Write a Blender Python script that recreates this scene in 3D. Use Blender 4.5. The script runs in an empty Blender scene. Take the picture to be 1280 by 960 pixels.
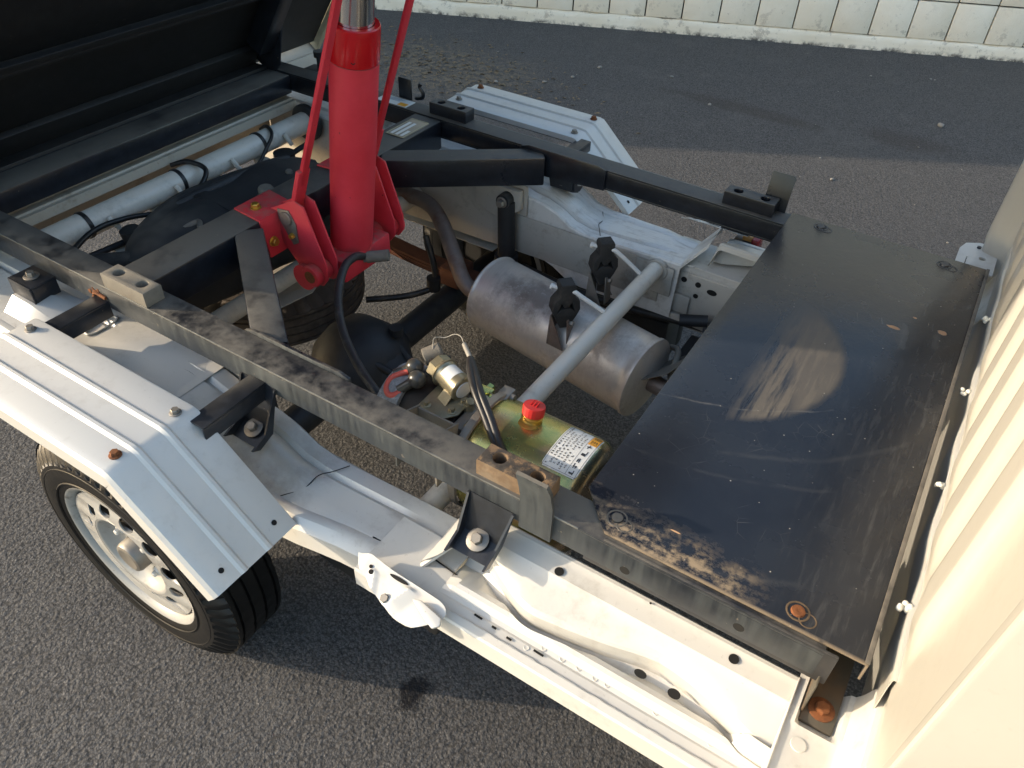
import bpy, bmesh, math, random
from mathutils import Vector, Matrix, noise
random.seed(7)
PI = math.pi
S = bpy.context.scene
COL = S.collection

# ------------------------------------------------------------------ camera
YAW, PITCH, ROLL, FPX = -.5321, .7252, .0472, 972.03
cy, sy, cp, sp = math.cos(YAW), math.sin(YAW), math.cos(PITCH), math.sin(PITCH)
fwd = Vector((sy*cp, cy*cp, -sp)); rgt = Vector((cy, -sy, 0)); upv = rgt.cross(fwd)
r2 = math.cos(ROLL)*rgt + math.sin(ROLL)*upv
u2 = -math.sin(ROLL)*rgt + math.cos(ROLL)*upv
cam = bpy.data.cameras.new('camera'); camo = bpy.data.objects.new('camera', cam); COL.objects.link(camo)
M = Matrix((r2, u2, -fwd)).transposed().to_4x4(); M.translation = (.2522, -1.0511, 1.4815)
camo.matrix_world = M
cam.sensor_fit = 'HORIZONTAL'; cam.sensor_width = 36; cam.lens = 36*FPX/1280
cam.clip_start = .02; cam.clip_end = 2000
S.camera = camo

# ------------------------------------------------------------------ daylight
SUN_AZ, SUN_EL = math.radians(30), math.radians(18)      # heading the light travels (from +X to +Y), height
w = bpy.data.worlds.new('World'); S.world = w; w.use_nodes = True
nt = w.node_tree; nt.nodes.clear()
sky = nt.nodes.new('ShaderNodeTexSky'); sky.sky_type = 'NISHITA'; sky.sun_disc = False
sky.sun_elevation = SUN_EL
tosun = Vector((-math.cos(SUN_AZ), -math.sin(SUN_AZ), 0))
sky.sun_rotation = math.atan2(tosun.x, tosun.y)
sky.air_density = 1.3; sky.dust_density = 2.0; sky.ozone_density = 1.6
bg = nt.nodes.new('ShaderNodeBackground'); bg.inputs[1].default_value = .15
wo = nt.nodes.new('ShaderNodeOutputWorld')
nt.links.new(sky.outputs[0], bg.inputs[0]); nt.links.new(bg.outputs[0], wo.inputs[0])
sl = bpy.data.lights.new('sun', 'SUN'); sl.energy = 2.0; sl.angle = math.radians(.55); sl.color = (1, .83, .62)
so = bpy.data.objects.new('sun', sl); COL.objects.link(so)
d = Vector((math.cos(SUN_EL)*math.cos(SUN_AZ), math.cos(SUN_EL)*math.sin(SUN_AZ), -math.sin(SUN_EL)))
so.rotation_euler = d.to_track_quat('-Z', 'Y').to_euler(); so.location = (-6, -4, 6)
S.view_settings.view_transform = 'Standard'; S.view_settings.look = 'None'
S.view_settings.exposure = 1.55; S.view_settings.gamma = 1

# ------------------------------------------------------------------ material helpers
class NT:
    def __init__(s, name):
        s.m = bpy.data.materials.new(name); s.m.use_nodes = True
        s.t = s.m.node_tree; s.t.nodes.clear()
        s.out = s.n('OutputMaterial'); s.b = s.n('BsdfPrincipled'); s.l(s.b.outputs[0], s.out.inputs[0])
        s.pos = s.n('TexCoord').outputs['Object']
        s.geo = s.n('NewGeometry')
    def n(s, k): return s.t.nodes.new('ShaderNode'+k)
    def l(s, a, b): s.t.links.new(a, b)
    def put(s, sock, v):
        if isinstance(v, bpy.types.NodeSocket): s.l(v, sock)
        elif v is not None:
            if hasattr(sock.default_value, '__len__') and not isinstance(v, (tuple, list)): v = (v,)*len(sock.default_value)
            if hasattr(sock.default_value, '__len__') and len(sock.default_value) == 4 and len(v) == 3: v = tuple(v)+(1,)
            sock.default_value = v
    def map(s, scale=(1, 1, 1), rot=(0, 0, 0), loc=(0, 0, 0), src=None):
        k = s.n('Mapping'); s.l(src or s.pos, k.inputs[0]); k.inputs[1].default_value = loc
        k.inputs[2].default_value = rot; k.inputs[3].default_value = scale; return k.outputs[0]
    def noise(s, scale, detail=4, rough=.55, vec=None, dist=0):
        k = s.n('TexNoise'); s.l(vec or s.pos, k.inputs['Vector']); k.inputs['Scale'].default_value = scale
        k.inputs['Detail'].default_value = detail; k.inputs['Roughness'].default_value = rough
        k.inputs['Distortion'].default_value = dist; return k.outputs[0]
    def voro(s, scale, feat='F1', vec=None, out=0, rnd=1):
        k = s.n('TexVoronoi'); k.feature = feat; s.l(vec or s.pos, k.inputs['Vector']); k.inputs['Scale'].default_value = scale
        k.inputs['Randomness'].default_value = rnd
        return k.outputs[out]
    def ramp(s, v, a, b, lo=0., hi=1.):
        k = s.n('MapRange'); s.put(k.inputs[0], v); k.inputs[1].default_value = a; k.inputs[2].default_value = b
        k.inputs[3].default_value = lo; k.inputs[4].default_value = hi; k.interpolation_type = 'SMOOTHSTEP'; return k.outputs[0]
    def ma(s, op, a, b=None, c=None):
        k = s.n('Math'); k.operation = op
        for i, v in enumerate((a, b, c)):
            if v is not None: s.put(k.inputs[i], v)
        return k.outputs[0]
    def mix(s, f, a, b):
        k = s.n('Mix'); k.data_type = 'RGBA'; s.put(k.inputs[0], f); s.put(k.inputs[6], a); s.put(k.inputs[7], b); return k.outputs[2]
    def mixf(s, f, a, b):
        k = s.n('Mix'); k.data_type = 'FLOAT'; s.put(k.inputs[0], f); s.put(k.inputs[2], a); s.put(k.inputs[3], b); return k.outputs[0]
    def sep(s, v):
        k = s.n('SeparateXYZ'); s.l(v, k.inputs[0]); return k.outputs
    def upf(s, a=.55, b=.9): return s.ramp(s.sep(s.geo.outputs['Normal'])[2], a, b)
    def cav(s, dist=.03, n=4):
        k = s.n('AmbientOcclusion'); k.samples = n; k.inputs['Distance'].default_value = dist; return k.outputs[1]
    def bump(s, h, strength=.3, dist=.002, prev=None):
        k = s.n('Bump'); s.put(k.inputs['Height'], h); k.inputs['Strength'].default_value = strength
        k.inputs['Distance'].default_value = dist
        if prev is not None: s.l(prev, k.inputs['Normal'])
        return k.outputs[0]
    def done(s, col=None, rough=None, metal=None, bump=None, **kw):
        b = s.b.inputs
        s.put(b['Base Color'], col); s.put(b['Roughness'], rough); s.put(b['Metallic'], metal)
        if bump is not None: s.l(bump, b['Normal'])
        for k, v in kw.items(): s.put(b[k], v)
        return s.m

def world_pos(t):
    t.pos = t.geo.outputs['Position']; return t

def mat_simple(name, col, rough=.5, metal=0., var=.25, sc=30, bump=.15, dirt=(.12, .1, .08), dirtamt=.35):
    t = NT(name); n = t.noise(sc, 5); n2 = t.noise(sc*.3, 4, .7)
    c2 = tuple(x*(1-var) for x in col)
    c = t.mix(n, col, c2)
    c = t.mix(t.ma('MULTIPLY', t.ramp(n2, .48, .75), dirtamt), c, dirt)
    return t.done(c, t.mixf(n2, max(rough-.12, .05), min(rough+.18, 1)), metal, t.bump(t.noise(sc*8, 3), bump, .001))

def mat_white(name, base=(.585, .57, .53), dirt=.5, rust=.25, rough=.32, grime=(.2, .17, .13), wear=0., blob=None):
    t = world_pos(NT(name))
    big = t.noise(5, 5, .65); fine = t.noise(38, 6, .7); spk = t.noise(160, 2, .5)
    c = t.mix(t.ma('MULTIPLY', t.ramp(big, .35, .75), .12), base, (.58, .57, .53))
    d = t.ma('MULTIPLY', t.ramp(t.ma('ADD', t.ma('MULTIPLY', fine, .6), t.ma('MULTIPLY', big, .55)), .58, .82), dirt)
    c = t.mix(d, c, grime)
    # grime lies in seams and corners
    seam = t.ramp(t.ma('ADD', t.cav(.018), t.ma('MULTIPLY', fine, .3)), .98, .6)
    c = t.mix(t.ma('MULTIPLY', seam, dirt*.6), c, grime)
    r = t.ramp(t.noise(14, 6, .8), .66, .74)
    c = t.mix(t.ma('MULTIPLY', r, rust), c, (.26, .1, .03))
    c = t.mix(t.ma('MULTIPLY', t.ramp(spk, .7, .76), .5*dirt), c, (.1, .08, .06))
    if blob:
        p_ = t.sep(t.pos); dx = t.ma('DIVIDE', t.ma('SUBTRACT', p_[0], blob[0]), blob[2]); dy = t.ma('DIVIDE', t.ma('SUBTRACT', p_[1], blob[1]), blob[3])
        q = t.ma('ADD', t.ma('SQRT', t.ma('ADD', t.ma('MULTIPLY', dx, dx), t.ma('MULTIPLY', dy, dy))), t.ma('MULTIPLY', t.ma('SUBTRACT', t.noise(16, 6, .75), .5), 1.5))
        c = t.mix(t.ma('MULTIPLY', t.ramp(q, 1.1, .3), .6), c, t.mix(fine, (.26, .22, .16), (.15, .14, .13)))
    if wear:
        s_ = t.noise(22, 5, .7, t.map((1, 7, 1), (0, 0, .1)))
        c = t.mix(t.ma('MULTIPLY', t.ramp(s_, .5, .72), wear), c, (.36, .33, .29))
    ro = t.mixf(d, rough, .75)
    bm = t.bump(t.noise(7, 2), .05, .008, t.bump(t.noise(230, 2), .05, .0005))
    return t.done(c, ro, 0, bm, **{'Coat Weight': .25, 'Coat Roughness': .12})

def mat_black(name, dust=.5, film=.0, film_col=(.17, .18, .165), streak=(3.2, 3.2, .3), base=(.0085, .0105, .015), rough=.3, dustcol=(.13, .12, .103), lo=.42, chips=.6, sharp=.12):
    t = world_pos(NT(name))
    n1 = t.noise(6, 6, .65); n2 = t.noise(45, 6, .7); n3 = t.noise(240, 2)
    c = t.mix(t.ramp(n2, .35, .75), base, tuple(x*1.9 for x in base))
    up = t.upf(.5, .85)
    f = t.ma('MULTIPLY', t.ramp(t.ma('ADD', t.ma('MULTIPLY', n1, .65), t.ma('MULTIPLY', n2, .35)), lo-sharp, lo+sharp*1.5), t.ma('MULTIPLY', up, dust))
    c = t.mix(f, c, dustcol)
    # thin film of dried dirt on the sides, drawn down in streaks
    sn = t.noise(30, 5, .6, t.map(streak)); sn2 = t.noise(5, 4)
    g = t.ma('MULTIPLY', t.ramp(t.ma('ADD', t.ma('MULTIPLY', sn, .42), t.ma('MULTIPLY', sn2, .62)), .3, .85), film)
    g = t.ma('MULTIPLY', g, t.ma('SUBTRACT', 1, up))
    c = t.mix(g, c, film_col)
    ch = t.ramp(t.noise(70, 3, .6), .71, .74)
    c = t.mix(t.ma('MULTIPLY', ch, chips), c, (.2, .17, .13))
    ro = t.mixf(t.ma('MAXIMUM', f, g), t.mixf(n1, rough-.1, rough+.12), .82)
    bm = t.bump(n2, .12, .0012, t.bump(n3, .08, .0005))
    return t.done(c, ro, 0, bm, **{'Specular IOR Level': .5})

MT = {}
MT['white'] = mat_white('white_paint', dirt=.35, rust=.08)
MT['white_member'] = mat_white('white_paint_stained', base=(.585, .57, .53), dirt=.45, rust=.15, blob=(-.51, -.50, .11, .10))
MT['white_clean'] = mat_white('white_fender_paint', base=(.575, .565, .535), dirt=.25, rust=.0, rough=.28)
MT['white_dirty'] = mat_white('white_paint_dirty', base=(.58, .565, .53), dirt=.8, rust=.35)
MT['white_worn'] = mat_white('white_paint_worn', base=(.66, .645, .61), dirt=.5, rust=.15, wear=.55)
MT['cab'] = mat_white('cab_cream_paint', base=(.41, .40, .365), dirt=.1, rust=.0, rough=.34)
MT['grey_frame'] = mat_white('frame_grey_paint', base=(.42, .395, .35), dirt=.75, rust=.25, rough=.5)
MT['tan_tube'] = mat_white('beige_dusted_paint', base=(.66, .59, .48), dirt=.4, rust=.1, rough=.5)
MT['wheel'] = mat_white('wheel_silver_paint', base=(.30, .296, .28), dirt=.85, rust=.1, grime=(.1, .085, .07), rough=.4)
MT['tan_panel'] = mat_white('tan_stained_paint', base=(.40, .36, .29), dirt=.9, rust=.3, grime=(.2, .15, .09), rough=.5)
MT['tube'] = mat_white('tube_grey_paint', base=(.70, .65, .56), dirt=.45, rust=.12, rough=.42)
MT['black'] = mat_black('black_chassis_paint', dust=.85, lo=.38)
MT['rail'] = mat_black('black_rail_paint', dust=.85, film=.8, lo=.45, film_col=(.105, .118, .118), rough=.3, sharp=.09)
MT['skirt'] = mat_black('brown_dusted_black_paint', dust=.6, film=.7, lo=.4, film_col=(.075, .068, .06), streak=(.4, .4, .4), rough=.4)
MT['black_low'] = mat_black('black_bed_paint', dust=.05, base=(.006, .0065, .0075), rough=.6, chips=.15)
MT['bracket'] = mat_black('black_bracket_paint', dust=.1, film=.06)

def mat_plate():
    t = world_pos(NT('gloss_black_plate'))
    p = t.sep(t.pos); x, y = p[0], p[1]
    n1 = t.noise(7, 5, .6); n2 = t.noise(60, 5, .7)
    base = t.mix(t.ramp(n1, .3, .7), (.007, .010, .017), (.012, .016, .024))
    # lens shaped patch of dried mud, streaked by wiping
    def circ(cx, cy_, r, soft=.01):
        dx = t.ma('SUBTRACT', x, cx); dy = t.ma('SUBTRACT', y, cy_)
        dd = t.ma('SQRT', t.ma('ADD', t.ma('MULTIPLY', dx, dx), t.ma('MULTIPLY', dy, dy)))
        return t.ramp(t.ma('ADD', dd, t.ma('MULTIPLY', t.ma('SUBTRACT', n2, .5), .012)), r, r-soft)
    patch = t.ma('MULTIPLY', circ(.02, .0, .210, .018), t.ramp(t.ma('ADD', x, t.ma('MULTIPLY', t.ma('SUBTRACT', n1, .5), .02)), .085, .15))
    patch = t.ma('MULTIPLY', patch, t.ramp(y, .2, .12))
    rot = t.map((6, .55, 1), (0, 0, -.12))
    st = t.noise(16, 5, .65, rot, .25)
    wipe = t.ramp(st, .34, .58)
    inner = t.ramp(t.ma('SUBTRACT', x, t.ma('MULTIPLY', y, -.25)), .13, .165)
    patch = t.ma('MULTIPLY', patch, t.ma('MAXIMUM', wipe, t.ma('MULTIPLY', inner, .8)))
    patch = t.ma('MULTIPLY', patch, t.mixf(n2, .65, 1))
    c = t.mix(t.ma('MULTIPLY', patch, .62), base, (.185, .168, .145))
    # mud washed against the near edge
    e = t.ma('ADD', t.ma('MULTIPLY', y, -1), t.ma('MULTIPLY', t.ma('SUBTRACT', t.noise(26, 6, .75), .5), .075))
    edge = t.ramp(e, .398, .452)
    edge = t.ma('MULTIPLY', edge, t.ma('MULTIPLY', t.ramp(x, .27, .2), t.ramp(t.ma('ADD', t.ma('MULTIPLY', t.noise(55, 6, .8), .6), t.ma('MULTIPLY', t.noise(24, 5, .7, t.map((.5, 3, 1), (0, 0, -.1))), .4)), .45, .60)))
    rimline = t.ma('MULTIPLY', t.ramp(y, -.462, -.4655), t.ramp(t.noise(40, 4), .3, .5))
    edge = t.ma('MAXIMUM', t.ma('MULTIPLY', edge, .85), t.ma('MULTIPLY', rimline, .7))
    c = t.mix(t.ma('MULTIPLY', edge, .85), c, (.29, .225, .15))
    # rust spots
    spots = None
    for (sx, sy_, ax, ay) in ((.261, .19, .012, .0045), (.335, .222, .007, .006), (.287, .240, .0045, .003), (.126, -.416, .008, .0014)):
        dx = t.ma('DIVIDE', t.ma('SUBTRACT', x, sx), ax); dy = t.ma('DIVIDE', t.ma('SUBTRACT', y, sy_), ay)
        q = t.ma('ADD', t.ma('SQRT', t.ma('ADD', t.ma('MULTIPLY', dx, dx), t.ma('MULTIPLY', dy, dy))), t.ma('MULTIPLY', t.ma('SUBTRACT', n2, .5), 1.4))
        k = t.ramp(q, 1.05, .8); spots = k if spots is None else t.ma('MAXIMUM', spots, k)
    c = t.mix(spots, c, t.mix(n2, (.38, .2, .1), (.5, .33, .2)))
    # round scratches and fine wiping marks
    scr = None
    for (cx, cyy, r, wd, amt) in ((.0, .12, .395, .0022, .04), (.02, .16, .47, .0014, .04), (.05, .1, .56, .0022, .04), (-.1, .3, .5, .0009, .2), (.6, .2, .32, .004, .12), (.62, .2, .29, .004, .1)):
        dx = t.ma('SUBTRACT', x, cx); dy = t.ma('SUBTRACT', y, cyy)
        dd = t.ma('SQRT', t.ma('ADD', t.ma('MULTIPLY', dx, dx), t.ma('MULTIPLY', dy, dy)))
        dd = t.ma('ADD', dd, t.ma('MULTIPLY', t.ma('SUBTRACT', n1, .5), .03))
        k = t.ma('MULTIPLY', t.ramp(t.ma('ABSOLUTE', t.ma('SUBTRACT', dd, r)), wd*3, 0), amt)
        k = t.ma('MULTIPLY', k, t.ramp(t.noise(11, 4), .45, .62))
        scr = k if scr is None else t.ma('MAXIMUM', scr, k)
    vn = t.noise(14, 5, .7, t.map((9, 1, 1), (0, 0, -.25)), .4)
    haze = t.ma('MULTIPLY', t.ramp(vn, .48, .75), t.ma('MULTIPLY', t.ramp(x, .2, .36), .12))
    hair = t.ma('MULTIPLY', t.ramp(t.voro(38, 'DISTANCE_TO_EDGE', t.map((1, 1, 1), (0, 0, .6))), .012, .002), t.ma('MULTIPLY', t.ramp(t.noise(9, 2), .58, .66), .12))
    dots = t.ma('MULTIPLY', t.ramp(t.voro(95), .11, .05), t.ramp(t.noise(60, 1), .6, .66))
    c = t.mix(t.ma('ADD', t.ma('ADD', scr, hair), haze), c, (.3, .3, .29))
    c = t.mix(t.ma('MULTIPLY', dots, .7), c, (.55, .52, .46))
    # thin brownish film all over, stronger towards the far side
    film = t.ma('MULTIPLY', t.ma('ADD', t.ma('MULTIPLY', t.ramp(t.ma('ADD', y, t.ma('MULTIPLY', n1, .1)), .2, .45), .14), .018), t.mixf(n1, .75, 1.15))
    c = t.mix(film, c, (.18, .162, .14))
    mud = t.ma('MAXIMUM', t.ma('MAXIMUM', patch, edge), spots)
    ro = t.mixf(mud, t.mixf(n1, .2, .33), .85)
    bm = t.bump(t.noise(4, 2), .1, .012, t.bump(t.ma('ADD', mud, n2), .25, .0015))
    return t.done(c, ro, 0, bm, **{'Specular IOR Level': .45})
MT['plate'] = mat_plate()

def mat_asphalt():
    t = world_pos(NT('asphalt'))
    p = t.sep(t.pos)
    v1 = t.voro(225, 'SMOOTH_F1'); v2 = t.voro(420); vc = t.voro(225, out=1)
    big = t.noise(.7, 4, .6); mid = t.noise(5, 5, .65); n = t.noise(420, 2)
    grain = t.n('SeparateColor'); t.l(vc, grain.inputs[0])
    c = t.mix(t.ramp(grain.outputs[0], .1, .95), (.062, .061, .062), (.105, .102, .101))
    c = t.mix(t.ramp(v1, .34, .62), c, (.036, .0355, .036))
    c = t.mix(t.ma('MULTIPLY', t.ramp(big, .4, .7), .3), c, (.075, .071, .067))
    c = t.mix(t.ma('MULTIPLY', t.ramp(mid, .52, .75), .25), c, (.13, .125, .115))
    lt = t.ma('MULTIPLY', t.ramp(grain.outputs[1], .965, .98), t.ramp(v1, .35, .2))
    c = t.mix(t.ma('MULTIPLY', lt, .5), c, (.27, .25, .23))
    def blob(cx, cy_, rx, ry, soft, wob, ns):
        dx = t.ma('DIVIDE', t.ma('SUBTRACT', p[0], cx), rx); dy = t.ma('DIVIDE', t.ma('SUBTRACT', p[1], cy_), ry)
        q = t.ma('SQRT', t.ma('ADD', t.ma('MULTIPLY', dx, dx), t.ma('MULTIPLY', dy, dy)))
        return t.ramp(t.ma('ADD', q, t.ma('MULTIPLY', t.ma('SUBTRACT', t.noise(ns, 5, .75), .5), wob)), 1.0, 1.0-soft)
    oil = blob(-.266, -.497, .035, .05, .5, 2.2, 35)
    c = t.mix(t.ma('MULTIPLY', oil, .85), c, (.008, .008, .009))
    st = t.ma('MAXIMUM', blob(-.75, 2.75, .55, .09, .6, .9, 5), blob(.02, 2.85, .28, .13, .7, .9, 6))
    c = t.mix(t.ma('MULTIPLY', st, .45), c, (.035, .027, .024))
    dirt = t.ma('MULTIPLY', blob(-2.25, 2.3, .75, .5, .8, 1.2, 3), t.ramp(t.noise(30, 5, .7), .42, .62))
    c = t.mix(t.ma('MULTIPLY', dirt, .75), c, (.2, .16, .105))
    v0 = t.voro(115, 'SMOOTH_F1'); h = t.ma('ADD', t.ma('ADD', t.ma('MULTIPLY', v1, -.8), t.ma('MULTIPLY', v0, -1.3)), t.ma('ADD', t.ma('MULTIPLY', v2, -.35), t.ma('MULTIPLY', n, .1)))
    bm = t.bump(mid, .25, .012, t.bump(h, .5, .0030))
    ro = t.mixf(oil, t.mixf(grain.outputs[2], .72, .95), .35)
    return t.done(c, ro, 0, bm, **{'Specular IOR Level': .35})
MT['asphalt'] = mat_asphalt()

def mat_block():
    t = world_pos(NT('painted_block'))
    n1 = t.noise(3, 5, .65); n2 = t.noise(60, 6, .75); n3 = t.noise(14, 6, .75)
    c = t.mix(t.ramp(n1, .35, .7), (.80, .715, .57), (.88, .81, .68))
    oi = t.n('ObjectInfo'); c = t.mix(t.ramp(oi.outputs['Random'], 0, 1, 0, .16), c, (.5, .44, .34))
    z = t.sep(t.pos)[2]
    pe = t.ma('MULTIPLY', t.ramp(n3, .55, .63), t.ramp(z, .24, .02, .25, 1.0))
    c = t.mix(t.ma('MULTIPLY', pe, .6), c, t.mix(n2, (.42, .40, .36), (.3, .22, .14)))
    c = t.mix(t.ma('MULTIPLY', t.ramp(t.noise(90, 3), .7, .74), .7), c, (.1, .08, .06))
    c = t.mix(t.ma('MULTIPLY', t.ramp(z, .03, .0), t.ramp(n3, .4, .6)), c, (.07, .065, .06))
    return t.done(c, .8, 0, t.bump(n3, .4, .006, t.bump(n2, .6, .0025)))
MT['block'] = mat_block()
MT['mortar'] = mat_simple('mortar', (.07, .065, .06), .9)

def mat_red():
    t = world_pos(NT('red_paint'))
    n = t.noise(8, 5, .65); n2 = t.noise(80, 4)
    z = t.sep(t.pos)[2]
    up = 0.0
    fade = t.mix(t.ramp(n, .3, .7), (.56, .024, .040), (.66, .042, .064))
    c = fade
    c = t.mix(t.ma('MULTIPLY', t.ma('MULTIPLY', t.upf(.3, .9), t.ramp(n2, .3, .6)), .5), c, (.3, .15, .12))
    c = t.mix(t.ma('MULTIPLY', t.ramp(t.noise(130, 2), .74, .77), .8), c, (.06, .02, .02))
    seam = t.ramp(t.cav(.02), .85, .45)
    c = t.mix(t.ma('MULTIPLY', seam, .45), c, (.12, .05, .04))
    ro = t.mixf(n, .42, .62)
    return t.done(c, ro, 0, t.bump(n2, .05, .001), **{'Specular IOR Level': .45})
MT['red'] = mat_red()
MT['redgloss'] = mat_simple('glossy_red_paint', (.50, .008, .012), .16, 0, .12, 20, .03, (.3, .02, .02), .3)

def mat_muffler():
    t = NT('aluminised_steel'); t = world_pos(t)
    p = t.sep(t.pos)
    n = t.noise(9, 6, .7); n2 = t.noise(70, 5, .7)
    ring = t.noise(40, 4, .6, t.map((14, .15, .15)))
    c = t.mix(ring, (.58, .52, .46), (.76, .69, .62))
    br = t.ma('MULTIPLY', t.ramp(n, .48, .66), t.ramp(n2, .3, .55))
    c = t.mix(t.ma('MULTIPLY', br, .4), c, (.22, .14, .09))
    dx = t.ma('DIVIDE', t.ma('SUBTRACT', p[0], -.43), .12); dy = t.ma('DIVIDE', t.ma('SUBTRACT', p[1], .225), .055)
    q = t.ma('ADD', t.ma('SQRT', t.ma('ADD', t.ma('MULTIPLY', dx, dx), t.ma('MULTIPLY', dy, dy))), t.ma('MULTIPLY', t.ma('SUBTRACT', t.noise(26, 5, .7), .5), 1.6))
    bl = t.ramp(q, 1.15, .3)
    c = t.mix(t.ma('MULTIPLY', bl, .7), c, (.085, .052, .04))
    sp_ = t.ma('MULTIPLY', t.ramp(t.noise(120, 3, .6), .6, .68), t.ramp(t.noise(11, 3), .5, .62))
    c = t.mix(t.ma('MULTIPLY', sp_, .25), c, (.75, .73, .68))
    ro = t.mixf(br, t.mixf(ring, .34, .46), .7)
    return t.done(c, ro, t.mixf(t.ma('MAXIMUM', br, bl), .5, .15), t.bump(n2, .15, .0015, t.bump(ring, .08, .001)))
MT['muffler'] = mat_muffler()
MT['pipe'] = mat_simple('rusty_pipe_steel', (.33, .26, .22), .55, .6, .4, 40, .3, (.2, .09, .05), .7)

def mat_zinc():
    t = NT('yellow_zinc'); t = world_pos(t)
    n = t.noise(14, 4, .6, dist=.8); n2 = t.noise(70, 5, .7); n3 = t.noise(7, 3)
    a = t.mix(t.ramp(n, .32, .66), (.34, .38, .12), (.56, .45, .16))
    a = t.mix(t.ma('MULTIPLY', t.ramp(n3, .5, .66), .6), a, (.56, .36, .34))
    a = t.mix(t.ma('MULTIPLY', t.ramp(t.noise(10, 3, .5, t.map(loc=(3, 1, 2))), .55, .72), .5), a, (.3, .42, .3))
    a = t.mix(t.ma('MULTIPLY', t.ramp(n2, .62, .7), .35), a, (.75, .72, .6))
    return t.done(a, t.mixf(n2, .2, .32), .85, t.bump(n2, .02, .0006))
MT['zinc'] = mat_zinc()
MT['gold'] = mat_simple('gold_zinc_bolt', (.7, .42, .08), .35, .8, .2, 60)
MT['steel'] = mat_simple('weathered_steel', (.30, .28, .25), .5, .7, .3, 60, .2, (.2, .12, .07), .4)
MT['rustbolt'] = mat_simple('rusted_steel', (.26, .09, .028), .85, .1, .6, 150, .6, (.07, .03, .02), .9)
def mat_rustblock():
    t = world_pos(NT('rust_dusted_steel'))
    n = t.noise(60, 6, .75); n2 = t.noise(18, 4, .6)
    up = t.upf(.4, .9)
    c = t.mix(n2, (.15, .09, .045), (.22, .15, .09))
    c = t.mix(t.ma('MULTIPLY', t.ramp(n, .36, .54), t.mixf(up, .35, 1.0)), c, (.035, .030, .027))
    c = t.mix(t.ma('MULTIPLY', t.ramp(n2, .5, .65), .5), c, (.22, .18, .13))
    return t.done(c, .9, 0, t.bump(n, .5, .0015))
MT['rustblock'] = mat_rustblock()
MT['dustblock'] = mat_simple('dusted_steel', (.22, .20, .165), .9, .0, .45, 60, .5, (.12, .1, .08), .5)
MT['leafspring'] = mat_simple('rusted_spring_steel', (.19, .07, .035), .85, .1, .5, 40, .4, (.05, .035, .03), .8)
MT['greasy'] = mat_simple('oily_cast_iron', (.03, .031, .034), .55, .1, .5, 14, .5, (.14, .125, .10), .6)
MT['tank'] = mat_simple('dusty_black_plastic', (.04, .041, .044), .6, 0, .5, 9, .5, (.17, .155, .13), .85)
MT['rubber'] = mat_simple('dusty_rubber', (.035, .034, .033), .75, 0, .4, 50, .3, (.1, .09, .075), .6)
MT['tyre'] = mat_simple('tyre_rubber', (.006, .0061, .0064), .45, 0, .3, 60, .2, (.022, .02, .018), .12)
MT['tyre'].node_tree.nodes['Principled BSDF'].inputs['Specular IOR Level'].default_value = .32
MT['tyre_dusty'] = mat_simple('dusty_tyre_rubber', (.11, .09, .075), .85, 0, .4, 30, .3, (.2, .165, .13), .7)
MT['cable'] = mat_simple('black_cable', (.016, .016, .017), .42, 0, .2, 60, .1)
MT['hose'] = mat_simple('hydraulic_hose_rubber', (.03, .03, .031), .5, 0, .3, 200, .3, (.12, .12, .12), .4)
MT['redcap'] = mat_simple('red_plastic', (.55, .016, .014), .42, 0, .2, 40, .1, (.5, .1, .08), .3)
MT['redwire'] = mat_simple('pinkish_red_wire', (.6, .10, .07), .4, 0, .15, 40, .1, (.4, .1, .06), .2)
MT['whiteplastic'] = mat_simple('white_plastic', (.72, .72, .70), .45, 0, .12, 30, .1, (.4, .36, .3), .2)
MT['label'] = mat_simple('label_white', (.74, .75, .73), .4, 0, .08, 30, .02, (.5, .46, .4), .2)
MT['ink'] = mat_simple('label_ink', (.03, .03, .035), .5, 0, .1, 30, .02)
MT['blueink'] = mat_simple('label_pale_blue', (.42, .52, .62), .5, 0, .1, 30, .02)
MT['orange'] = mat_simple('label_orange', (.8, .36, .02), .4, 0, .1, 30, .02)
MT['dark'] = mat_simple('dark_hole', (.005, .005, .005), .9, 0, .2, 30, .1, (.01, .01, .01), .1)
MT['clip'] = mat_simple('cream_sealer', (.76, .74, .66), .6, 0, .15, 90, .5)
MT['chrome'] = mat_simple('chromed_rod', (.7, .7, .7), .1, 1., .08, 15, .01, (.5, .5, .5), .1)
MT['nameplate'] = mat_simple('brushed_nameplate', (.38, .35, .30), .4, .8, .2, 50, .1, (.2, .16, .11), .5)
MT['cast'] = mat_simple('speckled_grey_casting', (.30, .31, .33), .7, .1, .6, 260, .5, (.62, .63, .66), .7)
MT['motor'] = mat_simple('motor_dark', (.03, .025, .022), .5, .3, .4, 40, .2, (.2, .07, .03), .6)
MT['boot'] = mat_simple('grey_rubber_boot', (.07, .068, .06), .28, .1, .3, 40, .1)
MT['taillight'] = mat_simple('tail_light_red', (.3, .01, .012), .2, 0)
MT['amber'] = mat_simple('tail_light_amber', (.8, .4, .12), .2, 0)
MT['pebble'] = mat_simple('pale_pebble', (.26, .25, .23), .8, 0, .4, 60, .3)
MT['leaf'] = mat_simple('dry_litter', (.26, .19, .11), .9, 0, .5, 60, .3)
MT['glass'] = mat_simple('dark_glass', (.02, .025, .03), .05, 0, .1, 5, 0)
MT['lip'] = mat_simple('scuffed_edge', (.20, .18, .15), .6, .2, .5, 40, .3, (.03, .028, .025), .8)
MT['edgehighlight'] = mat_simple('highlight_worn_paint', (.30, .30, .27), .5, .2, .6, 25, .2, (.02, .022, .025), .9)
MT['foot'] = mat_simple('rust_washed_steel', (.10, .09, .07), .7, .1, .5, 14, .3, (.2, .1, .04), .7)
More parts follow.
